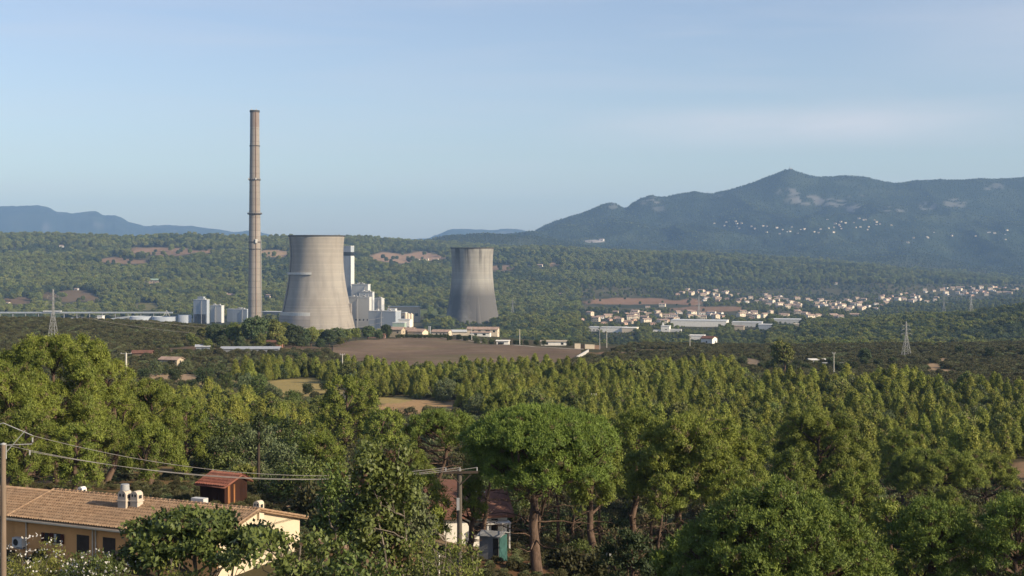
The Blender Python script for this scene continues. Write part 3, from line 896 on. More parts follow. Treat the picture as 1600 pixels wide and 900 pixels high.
def cooling_tower(pxc, D, prof, top, m, label, extra):
    x = (pxc - 800) / F * D; k = D / F
    zt = (HZ - top) / F * D; zb = min(H(x, D) - 1, zt - 120)
    t = empty('cooling_tower', (x, D, zb), 0, label, 'cooling tower', None)
    pr = [(hw * k, (HZ - py) / F * D - zb) for hw, py in prof]
    zs = np.linspace(0, zt - zb, 60)
    P = np.array(sorted(pr, key=lambda q: q[1]))
    cf = np.polyfit(P[:, 1], P[:, 0], 3)
    rad = lambda z: float(np.polyval(cf, z))
    body = [(rad(z), z) for z in zs]
    MB().lathe(body + [(body[-1][0] - 1.0, zs[-1]), (body[-1][0] - 1.4, zs[-1] - 12)], 96).build('shell', m, t)
    r = rad(zt - zb)
    MB().lathe([(r + .02, zs[-1] - 1.6), (r + .9, zs[-1] - 1.2), (r + .9, zs[-1] + .25), (r - 1.2, zs[-1] + .3)], 96, False).build('rim', DARKC, t)
    extra(t, rad, zb, zt - zb, k, D)
    return t
def ex1(t, rad, zb, h, k, D):
    def zpy(py): return (HZ - py) / F * D - zb
    for py, a0, a1, th, nm in ((427, 195, 268, 1.5, 'ledge'), (489, 190, 268, 2.3, 'lower_ledge')):
        z = zpy(py); r = rad(z)
        MB().lathe([(r - .3, z - th), (r + 2.2, z - th), (r + 2.2, z + th), (r - .3, z + th)], 24, False, R(a0), R(a1)).build(nm, CLADD, t)
    z = zpy(489) - 2
    r = rad(z)
    MB().lathe([(rad(0) + 1.5, 0), (r + 1.7, z)], 24, True, R(188), R(268)).build('base_skirt', CON_CH, t)
    l = MB()
    for q in range(24):
        z0, z1 = h * q / 24, h * (q + 1) / 24; a = R(209)
        l.bar((math.cos(a) * (rad(z0) + .6), math.sin(a) * (rad(z0) + .6), z0), (math.cos(a) * (rad(z1) + .6), math.sin(a) * (rad(z1) + .6), z1), 0.5)
    l.build('ladder', DARKC, t)
    l = MB(); a = R(352); z = zpy(474)
    l.box((rad(z) - 4), rad(z) + 3.5, -8, 2, z - 30, z).build('duct_housing', CON_CH, t)
def ex2(t, rad, zb, h, k, D):
    l = MB(); a = R(285)
    for q in range(8):
        z0, z1 = h * q / 22, h * (q + 1) / 22
        l.bar((math.cos(a) * (rad(z0) - 7.2), math.sin(a) * (rad(z0) - 7.2), z0), (math.cos(a) * (rad(z1) - 7.2), math.sin(a) * (rad(z1) - 7.2), z1), 8.0 - q * 0.1, 8.0 - (q + 1) * .1, n=40)
    l.build('buttress', CON_T2, t)
cooling_tower(494.8, 2010, [(43.4, 368), (42.0, 390), (41.6, 412), (43.5, 432), (46.2, 449), (49.8, 468), (53.8, 484.5), (58.2, 506)], 368, CON_T1,
              'larger beige concrete cooling tower beside the tall chimney, with pale ledges on its flank', ex1)
cooling_tower(738, 2300, [(33.6, 387), (32.4, 405), (32.1, 425), (33.3, 448), (35.2, 462), (38.0, 475), (40.5, 490), (43.0, 505)], 387, CON_T2,
              'smaller grey cooling tower standing alone, dark streaks running down from its rim', ex2)

BR_ = R(-21)     # the works stand turned to the sun-side
def works(name, px0, px1, top, D, depth, label, m, cat='industrial building', rot=BR_, low=None, base=None):
    """a box-like works building whose front fills px0..px1 at distance D"""
    k = D / F; w = (px1 - px0) * k / math.cos(rot)
    x0 = (px0 - 800) * k
    zt = (HZ - top) * k
    x1 = (px1 - 800) * k
    zb = (min(H(x0, D), H(x1, D)) if base is None else (HZ - base) * k) - 1.5
    t = empty(name, (x1, D, zb), rot, label, cat)
    return t, w, zt - zb
def hall(name, px0, px1, top, D, depth, label, m, windows=0, cat='industrial building', roofm=None, rot=BR_, parapet=True, side=None):
    t, w, h = works(name, px0, px1, top, D, depth, label, m, cat, rot)
    MB().box(-w, 0, 0, depth, 0, h).build('wall', m, t)
    MB().box(-w - .3, .3, -.3, depth + .3, h, h + 0.9).build('roof', roofm or CLAD, t)
    for q in range(windows):
        xx = -w + w * (q + 0.5) / windows
        MB().box(xx - w / windows * .28, xx + w / windows * .28, -.12, .3, h * .42, h * .6).build('window', DARKW, t)
    if side:
        for q in range(side):
            yy = depth * (q + .5) / side
            MB().box(-.2, .12, yy - depth / side * .25, yy + depth / side * .25, h * .35, h * .8).build('side_panel', CLADB, t)
    return t, w, h
t, w, h = hall('boiler_house', 530, 548, 385, 2130, 11, 'tallest slab-like pale boiler house behind the larger cooling tower', CLADB, roofm=CLAD)  # blue grey cladding puts the front's shade into the pale slab's colour
MB().box(-w - .25, .25, -.25, 11.2, h - 14, h - 8.5).build('dark_band', DARKW, t)
MB().box(-.3, .35, -.2, 11.1, 0, h - 15).build('painted_sunlit_edge', CLAD, t)  # paler strip: sunlight on the right side painted as lighter cladding
t, w, h = hall('turbine_hall', 548, 575, 445, 2110, 8, 'white stepped upper block against the tall boiler house', CLAD)
MB().box(-w * .5, -w * .5 + 7, -1.2, 0, h - 14, h - 9).build('vent_hood', STEEL, t)
MB().box(-w * .1, -w * .05, 2, 3, h + .9, h + 1.4).build('roof_hatch', STEEL, t)
t, w, h = hall('machine_block', 560, 582, 457, 2100, 6, 'white middle block with small stacks along its lower roof', CLAD, side=3)
t, w, h = hall('turbine_block', 540, 577, 465, 2060, 8, 'broad cream grey block with row of small openings low on its front', CLADD)
for q in range(6):
    xx = -w + w * (q + .5) / 6
    if q > 0: MB().box(xx - 1, xx + 1, -.12, .3, h * .3, h * .3 + 2.5).build('window', DARKW, t)
for q in range(6):
    xx = -w * .75 + q * w * .13
    MB().bar((xx, 4, h + .9), (xx, 4, h + 4 + (q % 3)), 0.45).build('roof_stack', STEEL, t)
t, w, h = hall('annex_block', 583, 596, 467, 2150, 10, 'small concrete annex with dark framed bays beside the white blocks', CLADD, windows=3, side=3)
MB().box(-w, 0, -.2, .2, h * .72, h * .78).build('cornice', CLAD, t)
t, w, h = hall('workshop_hall', 574, 618, 487, 2000, 18, 'long low blue grey hall in front of the white power station blocks', CLADB, side=4)
MB().box(-w * .4, -w * .1, 8, 14, h + .9, h + 4).build('roof_light', CLAD, t)
t, w, h = hall('silo_block', 627, 633, 489, 2035, 8, 'narrow cream block with rounded silos beside the low blue hall', CREAM, side=0)
for q in range(3): MB().lathe([(2.8, 0), (2.8, h - 2), (0.2, h)], 16, True, c=(2.5 + q * 3.5, -3 + q * 2)).build('silo', CREAM, t)
hall('storehouse', 606, 655, 479.5, 2330, 14, 'long low tan shed with flat roof beyond the green meadow', OCHRE, windows=6, rot=R(-4), roofm=CLADD)
hall('office_block', 622, 640, 500, 1900, 16, 'small white office block right beside the silos', WHITE, windows=4, rot=R(-10))
hall('transformer_house', 613, 632, 505, 1830, 10, 'pale green low transformer house in front of the silos', worn('pale green render', (0.34, 0.42, 0.33), 0.15, .3), windows=3, rot=R(-10))
# ducts, stairs and roof gear on the works
def gear(tt, w, h, d, seed, n=5):
    r_ = random.Random(seed)
    for q in range(n):
        x = -w * r_.uniform(.08, .9); MB().box(x - 1.6, x + 1.6, d * .3, d * .3 + 3, h + .9, h + .9 + r_.uniform(1, 2.6)).build('roof_unit', r_.choice([STEEL, GALV, CLADD]), tt)
    m_ = MB(); x = -w * r_.uniform(.2, .8); m_.bar((x, -.7, 0), (x, -.7, h * .9), .45); m_.bar((x, -.7, h * .9), (x, 1, h + 1.5), .45); m_.build('duct', STEEL, tt)
    MB().box(-w, 0, -.14, .1, h * .03, h * .09).build('plinth', DARKC, tt)
t = empty('pipe_rack', at(606, 1960), R(-8), 'low pipe rack with parallel pipes in front of the long blue grey hall', 'pipe rack')
for q in range(3): MB().bar((-16, q * .9, 5 + q * .5), (22, q * .9, 5 + q * .5), .35).build('pipe', [GALV, RUST, STEEL][q], t)
for q in range(5): MB().bar((-15 + q * 9, 1, -1), (-15 + q * 9, 1, 5.2), .3).build('post', STEEL, t)
# coal handling, far side
t, w, h = hall('coal_bunker', 300, 323, 469, 2250, 8, 'blue grey elevated coal bunker house on dark legs', CLADB)
MB().box(-w + 2, -2, -.15, .2, 0, h * .42).build('undercroft', DARKC, t)
MB().box(-w * .75, -w * .3, 2, 7, h + .9, h + 5.5).build('roof_cabin', CLADB, t)
hall('crusher_house', 327, 346, 478, 2290, 8, 'white crusher house with slanting roof next to the coal bunker', CLAD)
hall('long_shed', 352, 386, 484, 2300, 10, 'long blue grey shed behind the foot of the chimney', CLADB)
hall('pump_house', 405, 446, 488, 2320, 20, 'low dark grey pump house between chimney and larger cooling tower', worn('dark sheeting', (0.16, 0.17, 0.18), .2, .2))
hall('gatehouse', 108, 126, 498, 1900, 8, 'small white gatehouse with openings on the scrub skyline', WHITE, windows=4, rot=R(-5))
hall('transfer_tower', 151, 160, 494, 1890, 6, 'white transfer tower at the upper end of the sloping conveyor', WHITE, rot=R(-12))
for i, (a, b, top, lab) in enumerate(((203, 236, 494, 'widest open round settling tank on the scrub skyline'), (238, 276, 494.5, 'middle round settling tank with pipe bridge above'), (278, 299, 492, 'narrow round settling tank next to the coal bunker'))):
    D = 2050; k = D / F; x = ((a + b) / 2 - 800) * k; r = (b - a) / 2 * k; zb = H(x, D) - 1; h = (HZ - top) * k - zb
    t = empty('settling_tank', (x, D, zb), 0, lab, 'tank', 'settling tanks of the power station')
    MB().lathe([(r, 0), (r, h), (r - .5, h), (r - .5, h - 2)], 48).build('tank_wall', CLADB, t)
    MB().lathe([(r - .5, h - 1.4), (0.01, h - 1.4)], 48).build('sludge', worn('settled sludge', (0.14, 0.14, 0.13), .2, .1), t)
    if i == 1:
        f = MB(); f.bar((-2, 0, h), (3, 0, h + 9), .35); f.bar((8, 0, h), (3, 0, h + 9), .35); f.bar((0.5, 0, h + 4), (5.6, 0, h + 4), .25)
        f.build('gantry', PLASTIC, t)
for nm_, d_ in (('turbine_hall', 8), ('turbine_block', 8), ('workshop_hall', 18), ('annex_block', 10), ('machine_block', 6), ('coal_bunker', 8), ('crusher_house', 8), ('long_shed', 10)):
    ob = bpy.data.objects[nm_]; wl_ = [c for c in children(ob) if c.name.startswith('wall')][0]; bb = [tuple(v) for v in wl_.bound_box]
    gear(ob, -min(b[0] for b in bb), max(b[2] for b in bb), d_, len(nm_), 4)
t = empty('conveyor', at(182, 1900), 0, 'long grey sloping conveyor gallery between transfer tower and tanks', 'conveyor')
k = 1900 / F; z0 = t.location.z
MB().prism([(-22 * k, (HZ - 504) * k - z0), (20 * k, (HZ - 496) * k - z0), (20 * k, (HZ - 493.5) * k - z0), (-22 * k, (HZ - 499) * k - z0)], 'y', -2, 2).build('gallery', CLADB, t)
for q in (-18, -4, 12): MB().bar((q * k, 0, -3), (q * k, 0, (HZ - 503 + q * .2) * k - z0), .6).build('leg', STEEL, t)
t = empty('conveyor', at(138, 1880), 0, 'short white conveyor chute sloping down from the transfer tower', 'conveyor')
k = 1880 / F; z0 = t.location.z
MB().prism([(-10 * k, (HZ - 506) * k - z0), (12 * k, (HZ - 499) * k - z0), (12 * k, (HZ - 496.5) * k - z0), (-10 * k, (HZ - 504) * k - z0)], 'y', -2, 2).build('gallery', WHITE, t)
for q in (-6, 6): MB().bar((q * k, 0, -3), (q * k, 0, (HZ - 503) * k - z0), .5).build('leg', STEEL, t)
t = empty('pipe_bridge', at(40, 2250), 0, 'very long thin pipe bridge on posts crossing the valley floor', 'pipe bridge')
k = 2250 / F; z0 = t.location.z
MB().box(-60 * k, 230 * k, -1.5, 1.5, (HZ - 489.5) * k - z0, (HZ - 487.2) * k - z0).build('pipe_deck', CLADB, t)
for q in range(-6, 24, 2): MB().bar((q * 10 * k, 0, -4), (q * 10 * k, 0, (HZ - 489) * k - z0), .7).build('post', STEEL, t)
MB().box(28 * k, 56 * k, -3, 3, (HZ - 487) * k - z0, (HZ - 485.5) * k - z0).build('platform', CLAD, t)
t = empty('substation_frame', at(660, 1750), 0, 'pale lattice switchgear frame with two thick columns', 'electrical equipment')
k = 1750 / F
for q, hh in ((-10, 17), (-6, 14), (10, 21), (12, 21)):
    MB().bar((q * k, 0, 0), (q * k, 0, hh * k), .8).build('column', GALV, t)
MB().box(-10 * k, 12 * k, -.4, .4, 11 * k, 12 * k).build('crossbeam', GALV, t)

# ------------------------------------------------------------------ houses
def gable(t, w, d, h, rise, wm, rm, ov=0.5, ridge='x', windows=(), door=True):
    """walls with pitched tile roof; origin at the middle of the footprint"""
    b = MB().box(-w / 2, w / 2, -d / 2, d / 2, -1.0, h)
    if ridge == 'x':
        b.prism([(-d / 2 + .01, h), (d / 2 - .01, h), (0, h + rise)], 'x', -w / 2 + .01, w / 2 - .01)
    else:
        b.prism([(-w / 2 + .01, h), (w / 2 - .01, h), (0, h + rise)], 'y', -d / 2 + .01, d / 2 - .01)
    b.build('wall', wm, t)
    r = MB(); s = (d if ridge == 'x' else w) / 2 + ov; g = (rise) / ((d if ridge == 'x' else w) / 2); z0 = h - ov * g + .04
    o = (w if ridge == 'x' else d) / 2 + ov
    r.prism([(-s, z0), (0, h + rise + .06), (s, z0), (s, z0 + .22), (0, h + rise + .3), (-s, z0 + .22)], 'x' if ridge == 'x' else 'y', -o, o)
    r.build('roof', rm, t)
    for fx, wx, wz, ww, wh in windows:
        m = MB()
        if fx == 'f': m.box(wx - ww / 2, wx + ww / 2, -d / 2 - .05, -d / 2 + .1, wz, wz + wh)
        else: m.box(w / 2 - .1, w / 2 + .05, wx - ww / 2, wx + ww / 2, wz, wz + wh)
        m.build('window', DARKW, t)
WIN = {0: [('f', -3, 1.2, 1.2, 1.2), ('f', 0.5, 0, 1.2, 2.1), ('f', 3, 1.2, 1.2, 1.2), ('s', 0, 1.2, 1.1, 1.2)],
       1: [('f', -3.4, 1, 1.1, 1.3), ('f', 0, 1, 1.1, 1.3), ('f', 3.4, 1, 1.1, 1.3), ('f', -3.4, 3.8, 1.1, 1.3), ('f', 3.4, 3.8, 1.1, 1.3), ('s', 0, 3.8, 1.1, 1.3)]}
PAINTS = [WHITE, CREAM, OCHRE, worn('ivory render', (0.72, 0.63, 0.48), .1, .4), worn('pink render', (0.60, 0.40, 0.30), .1, .4)]
PN = ['white', 'cream', 'ochre', 'ivory', 'pink']
def proto_house(k):
    w, d, h = [(11, 8, 3.2), (10, 8.5, 5.8), (13, 8, 3.4), (12, 9, 5.6), (9, 8, 3.0)][k]
    t = empty('house', (0, 0, 0), 0, 'x', 'house', 'houses of the valley town')
    gable(t, w, d, h, [1.3, 1.3, 1.5, 1.4, 1.2][k], PAINTS[k], TERRA, ridge='x' if k != 4 else 'y', windows=WIN[1 if h > 5 else 0])
    return t
PH = [proto_house(k) for k in range(5)]
used = [False] * 5
def put_house(k, p, rot, s, label, group):
    t = PH[k] if not used[k] else dup(PH[k])
    used[k] = True
    t.location = p; t.rotation_euler = (0, 0, rot); t.scale = (s, s, s)
    t['label'] = label
    if group: t['group'] = group
    elif 'group' in t: del t['group']
    KEEP2.append((p.x, p.y, 9 * s))
    return t
KEEP2 = []
KEEP_FRONT = []
# clusters: (px, row, half width, half height, count, nearest, farthest, words, scale, smallest spacing in px)
CL = [
    (1096, 459, 40, 5, 20, 'on the slope at the near edge of the town fields', 1.0),
    (1160, 468, 70, 7, 26, 'among trees above the brown town field', 1.0),
    (1245, 474, 75, 9, 36, 'in the middle of the valley town', 1.0),
    (1330, 478, 60, 11, 34, 'at the thick of the valley town before the wooded rise', 1.0),
    (1425, 468, 60, 9, 20, 'beyond the wooded rise, in the open part of the town', 1.05),
    (1520, 456, 80, 7, 44, 'in the distant hazy quarter of the town below the mountain', 1.0),
    (985, 499, 80, 11, 42, 'among gardens behind the white warehouses', 0.95),
    (1090, 494, 50, 6, 18, 'between the brown fields and the long warehouse', 0.95),
    (1210, 494, 60, 6, 20, 'beside the grey roofed warehouses', 0.95),
    (1300, 497, 40, 5, 7, 'just behind the nearer wooded rise', 1.0),
]
taken = []
for cx, cyy, a, b, n, words_, s in CL:
    got = tries = 0
    while got < n and tries < n * 60:
        tries += 1
        px = cx + rnd.uniform(-1, 1) * a; py = cyy + rnd.uniform(-1, 1) * b
        if ((px - cx) / a)**2 + ((py - cyy) / b)**2 > 1: continue
        p = hit(px, py, 1950)
        if p.y > 5200: continue
        if any((p.x - q[0])**2 + (p.y - q[1])**2 < 24**2 for q in taken): continue
        taken.append((p.x, p.y))
        k = rnd.randrange(5)
        put_house(k, p, R(rnd.uniform(-60, 40)), s * rnd.uniform(0.9, 1.3), f"{'two storey' if k in (1, 3) else 'low'} {PN[k]} walled house {words_}", 'houses ' + words_)
        got += 1
for cx, cyy, a, b, n in ((1150, 355, 36, 6, 10), (1225, 360, 34, 8, 12), (1330, 350, 40, 8, 15), (1300, 362, 60, 5, 8), (1390, 350, 40, 6, 5), (1465, 374, 60, 8, 7), (1570, 368, 26, 8, 6)):
    for _ in range(n):
        p = hit(cx + rnd.uniform(-1, 1) * a, cyy + rnd.uniform(-1, 1) * b, 5800)
        k = rnd.choice([0, 1, 3])
        put_house(k, p, R(rnd.uniform(-60, 30)), rnd.uniform(.7, 1.1), 'pale villa among trees on the lower mountain slope, seen tiny through haze', 'villas on the mountain slope')
for px, py, k, s, lab in ((97, 387, 0, 1.4, 'lone white house high on the wooded hill'), (362, 465, 2, 1.5, 'long white house with dark windows behind the chimney foot'),
                          (420, 466, 1, 1.1, 'white cube-like house between chimney and larger tower'), (352, 461, 0, 1.0, 'small pale house above the crusher house'),
                          (666, 409, 1, 1.5, 'white villa on the bare terrace beyond the power station'), (681, 410, 3, 1.5, 'white house next to the terrace villa, nearer the trees'),
                          (652, 408, 0, 1.3, 'low pale house at the scar end of the bare terrace'), (622, 464, 0, 0.9, 'small white house alone in woods behind the annex'), (632, 468, 0, 0.8, 'second small white house in woods behind the annex'),
                          (845, 419, 1, 1.6, 'tall white farmhouse on the brow above the valley woods'), (826, 418, 2, 1.2, 'long low outbuilding next to the white farmhouse on the brow'),
                          (877, 462, 2, 1.2, 'white roadside house at the edge of the brown field'), (893, 477, 0, 1.0, 'small white house by the field road bend'),
                          (1035, 480, 3, 1.2, 'white country house alone in the brown field'), (1012, 481, 2, 0.8, 'low shed-like house beside the country house in the field'),
                          (1305, 445, 0, 1.2, 'single white house high in the woods above town'), (820, 476, 0, 1.0, 'pink house among trees behind the smaller tower'),
                          (242, 442, 2, 1.9, 'long pale house with green roof in a clearing on the hillside'), (12, 476, 0, 1.0, 'small white house at the edge of the ploughed hillside'), (120, 453, 0, .9, 'tiny pale house in hillside scrub'),
                          (940, 377, 0, 2.2, 'lone pale building beside the quarry strip under the mountain')):
    p = hit(px, py, 2200)
    t = put_house(k, p, R(rnd.uniform(-30, 5)), s, lab, None)
    if px == 242:
        for c in children(t):
            if c.name.startswith('roof'):
                c.data = c.data.copy(); c.data.materials[0] = worn('pale green roof', (0.30, 0.40, 0.28), .1, .3)
k_unused = [k for k in range(5) if not used[k]]

KEEP2.append(((738 - 800) / F * 2300, 2300, 42, 420))
# warehouses of the industrial estate
for i, (a, b, top, py, dep, m, rm, lab) in enumerate((
        (1050, 1135, 502, 511, 40, WHITE, CLAD, 'longest white warehouse with sunlit end wall'), (1145, 1190, 504.5, 511, 30, CLADD, CLAD, 'flat grey warehouse with pale roof past the longest one'),
        (920, 936, 512, 518, 20, WHITE, CLAD, 'small white warehouse nearest the ploughed field'), (938, 975, 512.5, 520, 24, WHITE, CLADD, 'long low white warehouse row before the garden suburb'),
        (972, 994, 513, 520, 22, CREAM, WHITE, 'cream warehouse with bright end wall'), (1186, 1212, 508, 515, 24, CLADB, CLAD, 'blue grey warehouse at the far end of the estate'),
        (1205, 1262, 500, 506, 34, CLADD, CLAD, 'wide pale roofed depot behind the trees of the estate'), (1240, 1252, 507, 513, 14, OCHRE, CREAM, 'ochre depot with two dark doors'),
        (1077, 1100, 525, 531, 16, WHITE, WHITE, 'low white shed among dark trees'), (1148, 1162, 510, 516, 12, OCHRE, TERRA, 'orange gabled hall beside the grey warehouse'))):
    p = hit((a + b) / 2, py, 1650); D = min(p.y, 2600)
    hall('warehouse', a, b, top, D, dep, lab, m, cat='warehouse', roofm=rm, rot=R(-14), windows=3 if i in (2, 7) else 0)
    KEEP2.append(((((a + b) / 2) - 800) / F * D, D + dep / 2, (b - a) / 2 * D / F, 230))
t, w, h = hall('factory', 1033, 1046, 510, 2000, 14, 'white factory block with roof turret and one dark window', WHITE, cat='factory', rot=R(-14))
MB().box(-w * .9, -w * .7, 3, 6, h, h + 5).build('turret', WHITE, t)
MB().box(-w * .5, -w * .3, -.1, .2, h * .45, h * .55).build('window', DARKW, t)
MB().box(.05, 16, 2, 12, 0, h * .55).build('side_wing', CLADD, t)
MB().box(-w - 12, -w - .05, 1, 11, 0, h * .42).build('low_wing', WHITE, t)
KEEP2.append((((1040) - 800) / F * 2000, 2000, 28, 260))
#--NEXT3--
# ------------------------------------------------------------------ ploughed field, track, farm on the crest
def strip(name, pxs, near, far, rows, m, lift, kind='structure'):
    V, Q = [], []
    n = len(pxs)
    for j in range(rows):
        f = j / (rows - 1)
        D = near * (1 - f) + far * f
        x = (pxs - 800) / F * D
        V.append(np.stack([x, D, height(x, D) + lift], 1))
    for j in range(rows - 1):
        i = np.arange(n - 1) + j * n
        Q.append(np.stack([i, i + 1, i + n + 1, i + n], 1))
    o = link(name, fast_mesh(name, np.concatenate(V), np.concatenate(Q), mats=[m], smooth=True))
    return tag(o, None, None, None, kind)
def field_mat():
    m, t, p = mat('ploughed soil', (0.19, 0.12, 0.085), 0.97, 0.05)
    n = noise(t, 0.02, sc3=(1, 0.35, 1), detail=8, rough=0.7)
    q = ramp(t, n, (0.32, (0.13, 0.092, 0.064)), (0.5, (0.20, 0.142, 0.095)), (0.66, (0.27, 0.195, 0.13)))
    n3 = noise(t, 0.25, sc3=(0.12, 1, 1), detail=4)
    q = mixc(t, ramp(t, n3, (0.45, 0.0), (0.6, 0.4)), q, (0.10, 0.07, 0.05))
    n2 = noise(t, 0.014, sc3=(1, 2.4, 1), detail=6)
    q = mixc(t, ramp(t, n2, (0.50, 0.0), (0.66, 0.5)), q, (0.12, 0.12, 0.05))
    c = t.nodes.new('ShaderNodeTexCoord'); wv = N(t, 'ShaderNodeTexWave', Scale=0.16, Distortion=3.5, Detail=3.0); wv.inputs['Detail Scale'].default_value = 0.4
    mpp = t.nodes.new('ShaderNodeMapping'); mpp.inputs['Rotation'].default_value = (0, 0, R(63)); t.links.new(c.outputs['Object'], mpp.inputs[0]); t.links.new(mpp.outputs[0], wv.inputs['Vector'])
    q = mixc(t, ramp(t, wv.outputs['Fac'], (0.35, 0.0), (0.75, 0.42)), q, (0.115, 0.08, 0.055))
    n5 = noise(t, 0.03, sc3=(.4, 1.6, 1), detail=7, rough=.75)
    q = mixc(t, ramp(t, n5, (0.56, 0.0), (0.70, 0.55)), q, (0.30, 0.235, 0.15))
    t.links.new(q, p.inputs['Base Color']); bump(t, p, noise(t, 2.5), 0.6, 0.15)
    return m
fx = np.linspace(520, 908, 120)
ffar = np.array([hit(a, float(np.interp(a, [520, 545, 600, 640, 690, 720, 760, 800, 850, 908], [541, 534, 530.5, 529, 529, 533, 538, 541, 544.5, 548])), 560, 930).y for a in fx])
ffar = np.convolve(np.pad(ffar, 5, mode='edge'), np.ones(11) / 11, mode='valid')
fnear = np.interp(fx, [520, 560, 640, 860, 908], [640, 585, 550, 560, 640])
strip('field', fx, fnear, ffar, 60, field_mat(), 0.35)
tr = (fx > 690)
tx = np.linspace(696, 912, 70)
tf = np.interp(tx, fx, ffar)
strip('track', tx, tf + 1.0, tf + 6.5, 4, ASPH, 0.45)
strip('farm_drive', np.linspace(636, 704, 30), np.interp(np.linspace(636, 704, 30), fx, ffar) + .5 + 6 * np.sin(np.linspace(0, 1, 30) * 3.1), np.interp(np.linspace(636, 704, 30), fx, ffar) + 4.5 + 6 * np.sin(np.linspace(0, 1, 30) * 3.1), 3, ASPH, 0.5)
dr_mat = ASPH
def villa(px, D, w, d, h, rise, wm, rm, rot, label, wins, ridge='x', cat='house', dz=0, zpy=None):
    p = at(px, D)
    t = empty('farmhouse' if cat == 'house' else cat.replace(' ', '_'), (p.x, p.y, p.z + dz), R(rot), label, cat)
    gable(t, w, d, h, rise, wm, rm, ridge=ridge, windows=wins)
    KEEP2.append((p.x, p.y, max(w, d) * .6))
    KEEP_FRONT.append((p.x, p.y - 8, max(w, d) * .55))
    return t
W3 = [('f', -2.5, 1, 1, 1.2), ('f', 0.6, 0, 1.1, 2.1), ('f', 3, 1, 1, 1.2), ('s', 0, 1.2, 1, 1.2)]
villa(620, 925, 9, 8, 5.2, 1.4, OCHRE, TERRA, -15, 'ochre farmhouse with blank front, next to the tall cypress', [('f', 2, 3, .9, 1), ('s', 0, 3, 1, 1.2)])
villa(637, 935, 10, 8, 4.6, 1.5, OCHRE, TERRA, -20, 'middle farmhouse with dark open porch facing the ploughed field', [('f', -1, 0.2, 3.4, 2.2), ('f', 3.5, 1.6, 1, 1.2), ('s', 0, 1.2, 1, 1.2)])
villa(653, 930, 11, 8, 4.2, 1.5, CREAM, TERRA, -25, 'cream farmhouse with hipped red roof above the round hedge', W3)
villa(588, 905, 11, 5, 1.8, .9, worn('dusty pink render', (0.33, 0.2, 0.16), .2, .5), TERRAD, -12, 'low dark red roofed barn at the corner of the ploughed field', [('s', 0, .3, 1.6, 1.6)])
villa(429, 690, 7, 5, 2.6, .6, worn('brick wall', (0.26, 0.13, 0.08), .25, 1), TERRAD, -10, 'small brick cabin with pale eave under dark ridge pines', [('f', 0, .6, 1.2, 1.2)])
villa(392, 640, 26, 7, 1.6, .7, worn('grey sheet wall', (0.25, 0.26, 0.27), .2, 1), worn('grey sheet roof', (0.33, 0.35, 0.38), .2, 1), 2, 'long low grey shed at the foot of the ridge pines', [('f', -5, .2, 2, 1.2), ('f', 5, .2, 2, 1.2)])
villa(317, 640, 6, 5, 2.2, .6, worn('slate blue wall', (0.2, 0.23, 0.27), .2, 1), worn('pale sheet roof', (0.4, 0.42, 0.44), .2, 1), 10, 'little blue grey hut beside the long low grey shed', [('f', 0, .5, 1, 1)])
villa(268, 560, 8, 5, 2.4, .8, OCHRE, TERRA, -18, 'small cream house half hidden by bushes above the earth clearing', [('s', 0, .8, 1, 1.2)])
villa(223, 600, 8, 5, 2.2, .8, worn('rough brown wall', (0.2, 0.14, 0.1), .3, 1), TERRAD, 6, 'brown walled cottage in scrub close to the concrete pole', [('f', 1, .8, 1, 1)])
villa(722, 1120, 42, 14, 5.5, 1.2, CREAM, CLAD, -4, 'long farm shed with pale metal roof before the smaller cooling tower', [('f', -14, .5, 5, 2.6), ('f', -4, .5, 5, 2.6), ('f', 8, .5, 5, 2.6)], cat='farm shed')
villa(690, 1060, 13, 9, 3.2, 1.3, CREAM, TERRA, -14, 'cream bungalow between the cream farmhouse and the long farm shed', W3)
villa(755, 1010, 22, 9, 5.0, 1.4, CREAM, TERRA, -8, 'two level cream villa under the smaller cooling tower', [('f', -7, 3, 2, 1.3), ('f', -2, 3, 2, 1.3), ('f', 4, 3, 3, 1.4), ('f', 8.5, 3, 1.6, 1.3), ('s', 0, 2, 1, 1.2)])
villa(751, 990, 14, 6, 2.6, .6, WHITE, TERRA, -8, 'low white annex in front of the two level cream villa', [('f', -3, .8, 2, 1.2), ('f', 3, .8, 2, 1.2)])
villa(786, 800, 7, 4, 2.3, .3, WHITE, WHITE, -6, 'white garden shed with dark arched opening by the track', [('f', -1, 0, 3.4, 1.6)], cat='shed')
villa(868, 830, 17, 5, 2.4, .5, WHITE, worn('beige sheet', (.4, .34, .26), .1, .5), -3, 'long low white building behind roadside bushes near the gate', [('f', -5, .6, 1.5, 1.2), ('f', 4, .6, 1.5, 1.2)])
villa(1108, 905, 8, 7, 5.4, 1.2, WHITE, TERRAD, -35, 'tall white house with red brown roof alone among trees past the gate', [('f', 0, 2.6, 1, 1.2), ('s', 1, 2.6, 1, 1.2)])
villa(1276, 640, 7, 4, 1.4, .3, WHITE, WHITE, 0, 'white trailer-like cabin at the foot of dark oak scrub', [('f', 0, .5, 1.2, .7)], cat='cabin')
villa(1301, 610, 8, 4, 1.3, .3, worn('grey roof sheet', (.38, .38, .37), .1, 1), worn('grey roof sheet', (.38, .38, .37), .1, 1), 0, 'grey cabin lower than the white one in the oak scrub', [('f', 0, .5, 1.2, .7)], cat='cabin')
# mast on the highest top of the mountain
p = at(1234, 9000); t = empty('summit_mast', p, 0, 'tiny mast and hut on the very summit of the mountain', 'mast')
MB().bar((0, 0, -3), (0, 0, 24), 1.5, .8, 6).build('mast_shaft', STEEL, t); MB().box(3, 14, -4, 4, -4, 8).build('hut', CLADD, t)
